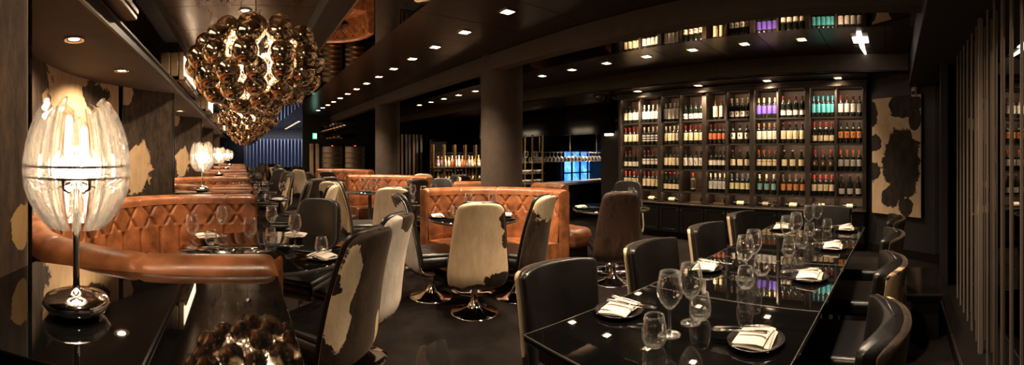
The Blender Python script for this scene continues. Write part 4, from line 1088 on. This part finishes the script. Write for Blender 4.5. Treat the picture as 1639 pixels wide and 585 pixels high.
# far louvred window
M['louvre'] = pm('pale_louvre', (.30,.31,.36), .45)
gw, nt, b, L = nm('night_window_glass'); setp(b, Base_Color=(0,0,0), Emission_Color=(.08,.11,.25), Emission_Strength=.05, Roughness=.15)
struct('window_2', MB().box((1.9, 22.0, 1.45), (3.6, .03, 1.5)), gw)
t = thing('louvre_screen', 'row of pale vertical louvres standing before the far blue window', 'louvres', (1.9, 21.9, .7))
for i in range(19): obj('louvre', MB().box((-1.65 + .185*i, 0, .75), (.036, .03, 1.5)), M['louvre'], t)
area((1.9, 21.2, 2.3), (3.4, .1), 12, d=(0,.7,-.7), col=(.75,.8,1))  # cool light added so the louvres show pale, no lamp stands there
# ---------------------------------------------------------------- acrylic strip lamps
def strip_mesh(R, H, ztop, w=.019, th=.008, lean=0.0):
    """one curved acrylic bar of a barrel-shaped shade, in the XZ plane of radius profile"""
    n = 16; G = []
    for i in range(n+1):
        t = i/n; z = -.5*H + (ztop + .5*H)*t
        q = z/(.5*H)
        r = R*(1 - .36*(max(0, z)/.17)**2.2 - .50*(max(0, -z)/(.5*H))**2.2)
        r2 = r
        sec = [(r2 - th, -w/2), (r2 + th*.2, -w/2), (r2 + th, 0), (r2 + th*.2, w/2), (r2 - th, w/2)]
        zz = z + (w*.6*t**12 if True else 0)
        G.append([(a, b, z + (b/w)*.016*(1 if i == n else 0)) for a, b in sec])
    m = MB(); m.grid(G, cv=True, smooth=False)
    m.add(G[0], [[4,3,2,1,0]]); m.add(G[-1], [[0,1,2,3,4]])
    return m
def strip_lamp(x, y, z, label, rot=0.0, power=7.5, near=False):
    t = thing('table_lamp', label, 'table lamp', (x, y, z), rot, 'acrylic table lamps along the left wall')
    obj('base', MB().lathe([(0,0), (.055,0), (.075,.012), (.087,.028), (.078,.043), (.045,.056), (.012,.064), (.009,.070)], 48), M['chrome'], t)
    obj('pole', MB().lathe([(.0085,.066), (.0085,.40), (0,.40)], 20), M['chrome'], t)
    zc = .355; R = .128; Hh = .275
    rings = []
    for k, (rz, zz) in enumerate(((.116, zc + .015), (.118, zc - .012))):
        ring = MB(); ring.tube([(rz*cos(2*pi*i/40), rz*sin(2*pi*i/40), zz) for i in range(40)], .0035, 6, closed=True)
        obj('ring', ring, M['chrome'], t)
    sp = MB()
    for k in range(4):
        a = k*pi/2 + .4
        sp.tube([(0,0,zc - .02), (.06*cos(a), .06*sin(a), zc - .045), (.116*cos(a), .116*sin(a), zc - .012)], .003, 6)
    obj('spokes', sp, M['chrome'], t)
    gapw = 0
    ns = 30 if near else 22
    me = {}
    for k in range(ns):
        a = 2*pi*k/ns + (math.radians(293) if near else 0)
        top = [.172, .150, .138, .160][(k*3) % 4]
        if near and k == 0: top = .125
        if near and k in (1, ns - 1): continue
        key = round(top, 3)
        if key not in me:
            me[key] = strip_mesh(R, Hh, top, w=.022 if near else .029).mesh('acrylic_strip'); me[key].materials.append(M['acrylic'])
        obj('acrylic_strip', me[key], None, t, (0, 0, zc), a)
    bm_ = MB(); st = MB()
    for k in range(4):
        a = k*pi/2 + .4 + pi/4
        cx, cy = .045*cos(a), .045*sin(a)
        b = MB().sphere((cx, cy, zc + .012), .012, 14, 8, (1,1,2.2)); obj('bulb', b, M['bulb'], t)
        arm = MB().tube([(0,0,zc - .03), (cx*.6, cy*.6, zc - .05), (cx, cy, zc - .04), (cx, cy, zc - .012)], .0045, 8)
        obj('candle_arm', arm, M['chrome'], t)
    point((x, y, z + zc + .01), power, r=.05)
    return t
strip_lamp(-.405, .955, 1.0, 'tall chrome table lamp with a glowing barrel shade of clear acrylic strips, nearest one', power=7.5, near=True)
for k in range(1, 5):
    strip_lamp(-.42, 1.06 + P*k, 1.0, ['', 'second acrylic strip table lamp, behind the near quilted booth', 'third acrylic strip table lamp along the left wall', 'fourth acrylic strip table lamp along the left wall', 'farthest acrylic strip table lamp along the left wall'][k], rot=k, power=9)

# ---------------------------------------------------------------- globe chandeliers
M['globe'], nt, b, L = nm('smoked_bronze_globe')
setp(b, Base_Color=(.42,.335,.24), Roughness=.12, Metallic=1.0, Coat_Weight=1.0, Coat_Roughness=.02, Coat_IOR=1.8)
tl = nt.nodes.new('ShaderNodeBsdfTransparent'); tl.inputs['Color'].default_value = (.95,.80,.60,1)
mx = nt.nodes.new('ShaderNodeMixShader'); mx.inputs[0].default_value = .10
L.new(b.outputs[0], mx.inputs[1]); L.new(tl.outputs[0], mx.inputs[2]); L.new(mx.outputs[0], nt.nodes['Material Output'].inputs[0])
M['smallbulb'] = emis('chandelier_bulb', (1,.76,.5), 2.6)
gm = MB().sphere((0,0,0), .078, 32, 20).mesh('globe'); gm.materials.append(M['globe'])
nut = MB().lathe([(0,.012), (.008,.012), (.011,0), (.008,-.012), (0,-.012)], 12).mesh('globe_cap'); nut.materials.append(M['chrome'])
def chandelier(x, y, z, label, seed):
    t = thing('globe_chandelier', label, 'chandelier', (x, y, z), 0, 'smoked globe chandeliers over the left booths')
    rnd = random.Random(seed)
    obj('cord', MB().tube([(0,0,.16), (0,0,CZ - z)], .0035, 8), M['brass'], t)
    obj('ceiling_rose', MB().lathe([(0,CZ-z), (.06,CZ-z), (.06,CZ-z-.02), (.01,CZ-z-.035), (0,CZ-z-.035)], 24), M['chrome'], t)
    core = MB().tube([(0,0,-.20), (0,0,.20)], .012, 10)
    for k in range(10):
        a = 2*pi*k/10; core.tube([(0,0,.0), (.26*cos(a), .26*sin(a), .05*(-1)**k)], .004, 6)
    obj('frame', core, M['chrome'], t)
    rows = [(.21, 7, .205), (.125, 11, .315), (.02, 13, .372), (-.085, 13, .345), (-.165, 9, .245), (-.225, 4, .11)]
    for ri, (h, n, r) in enumerate(rows):
        for k in range(n):
            a = 2*pi*(k + .5*(ri % 2))/n + rnd.uniform(-.05, .05) + seed + ri*.83
            rr = r + rnd.uniform(-.014, .014)
            o = obj('globe', gm, None, t, (rr*cos(a), rr*sin(a), h + rnd.uniform(-.016, .016)), rnd.uniform(0, 6))
            s = rnd.choice((1,1,1,.96,.9)); o.scale = (s, s, s)
    for k in range(8):
        a = 2*pi*k/8 + .3; r = .14; h = (.10, -.02, .04, -.10)[k % 4]
        obj('bulb', MB().sphere((r*cos(a), r*sin(a), h), .014, 12, 8), M['smallbulb'], t)
    obj('top_globe', gm, None, t, (0, 0, .255))
    for k in range(3):
        a = 2*pi*k/3 + .5
        point((x + .15*cos(a), y + .15*sin(a), z + .03), 3, r=.05)
    return t
CH = ['nearest globe chandelier, big smoked glass bubbles over the first left booth', 'second globe chandelier, over the second left booth', 'third globe chandelier, over the third left booth', 'farthest globe chandelier along the left booths']
for k in range(4): chandelier(.09 - .0*k, 2.62 + P*k, 1.955, CH[k], k)
# ---------------------------------------------------------------- world and render look
w = bpy.data.worlds.new('world'); SC.world = w; w.use_nodes = True
w.node_tree.nodes['Background'].inputs[0].default_value = (1,.75,.5,1); w.node_tree.nodes['Background'].inputs[1].default_value = .015
vs = SC.view_settings; SC.display_settings.display_device = 'sRGB'
vs.view_transform = 'Standard'; vs.look = 'None'; vs.exposure = 1.6; vs.gamma = 1.0; vs.use_curve_mapping = False
cy = SC.cycles
cy.use_denoising = True
try: cy.denoiser = 'OPENIMAGEDENOISE'
except Exception: pass
cy.max_bounces = 10; cy.diffuse_bounces = 3; cy.glossy_bounces = 6; cy.transmission_bounces = 10; cy.transparent_max_bounces = 8
cy.sample_clamp_indirect = 6.0; cy.caustics_reflective = False; cy.caustics_refractive = False
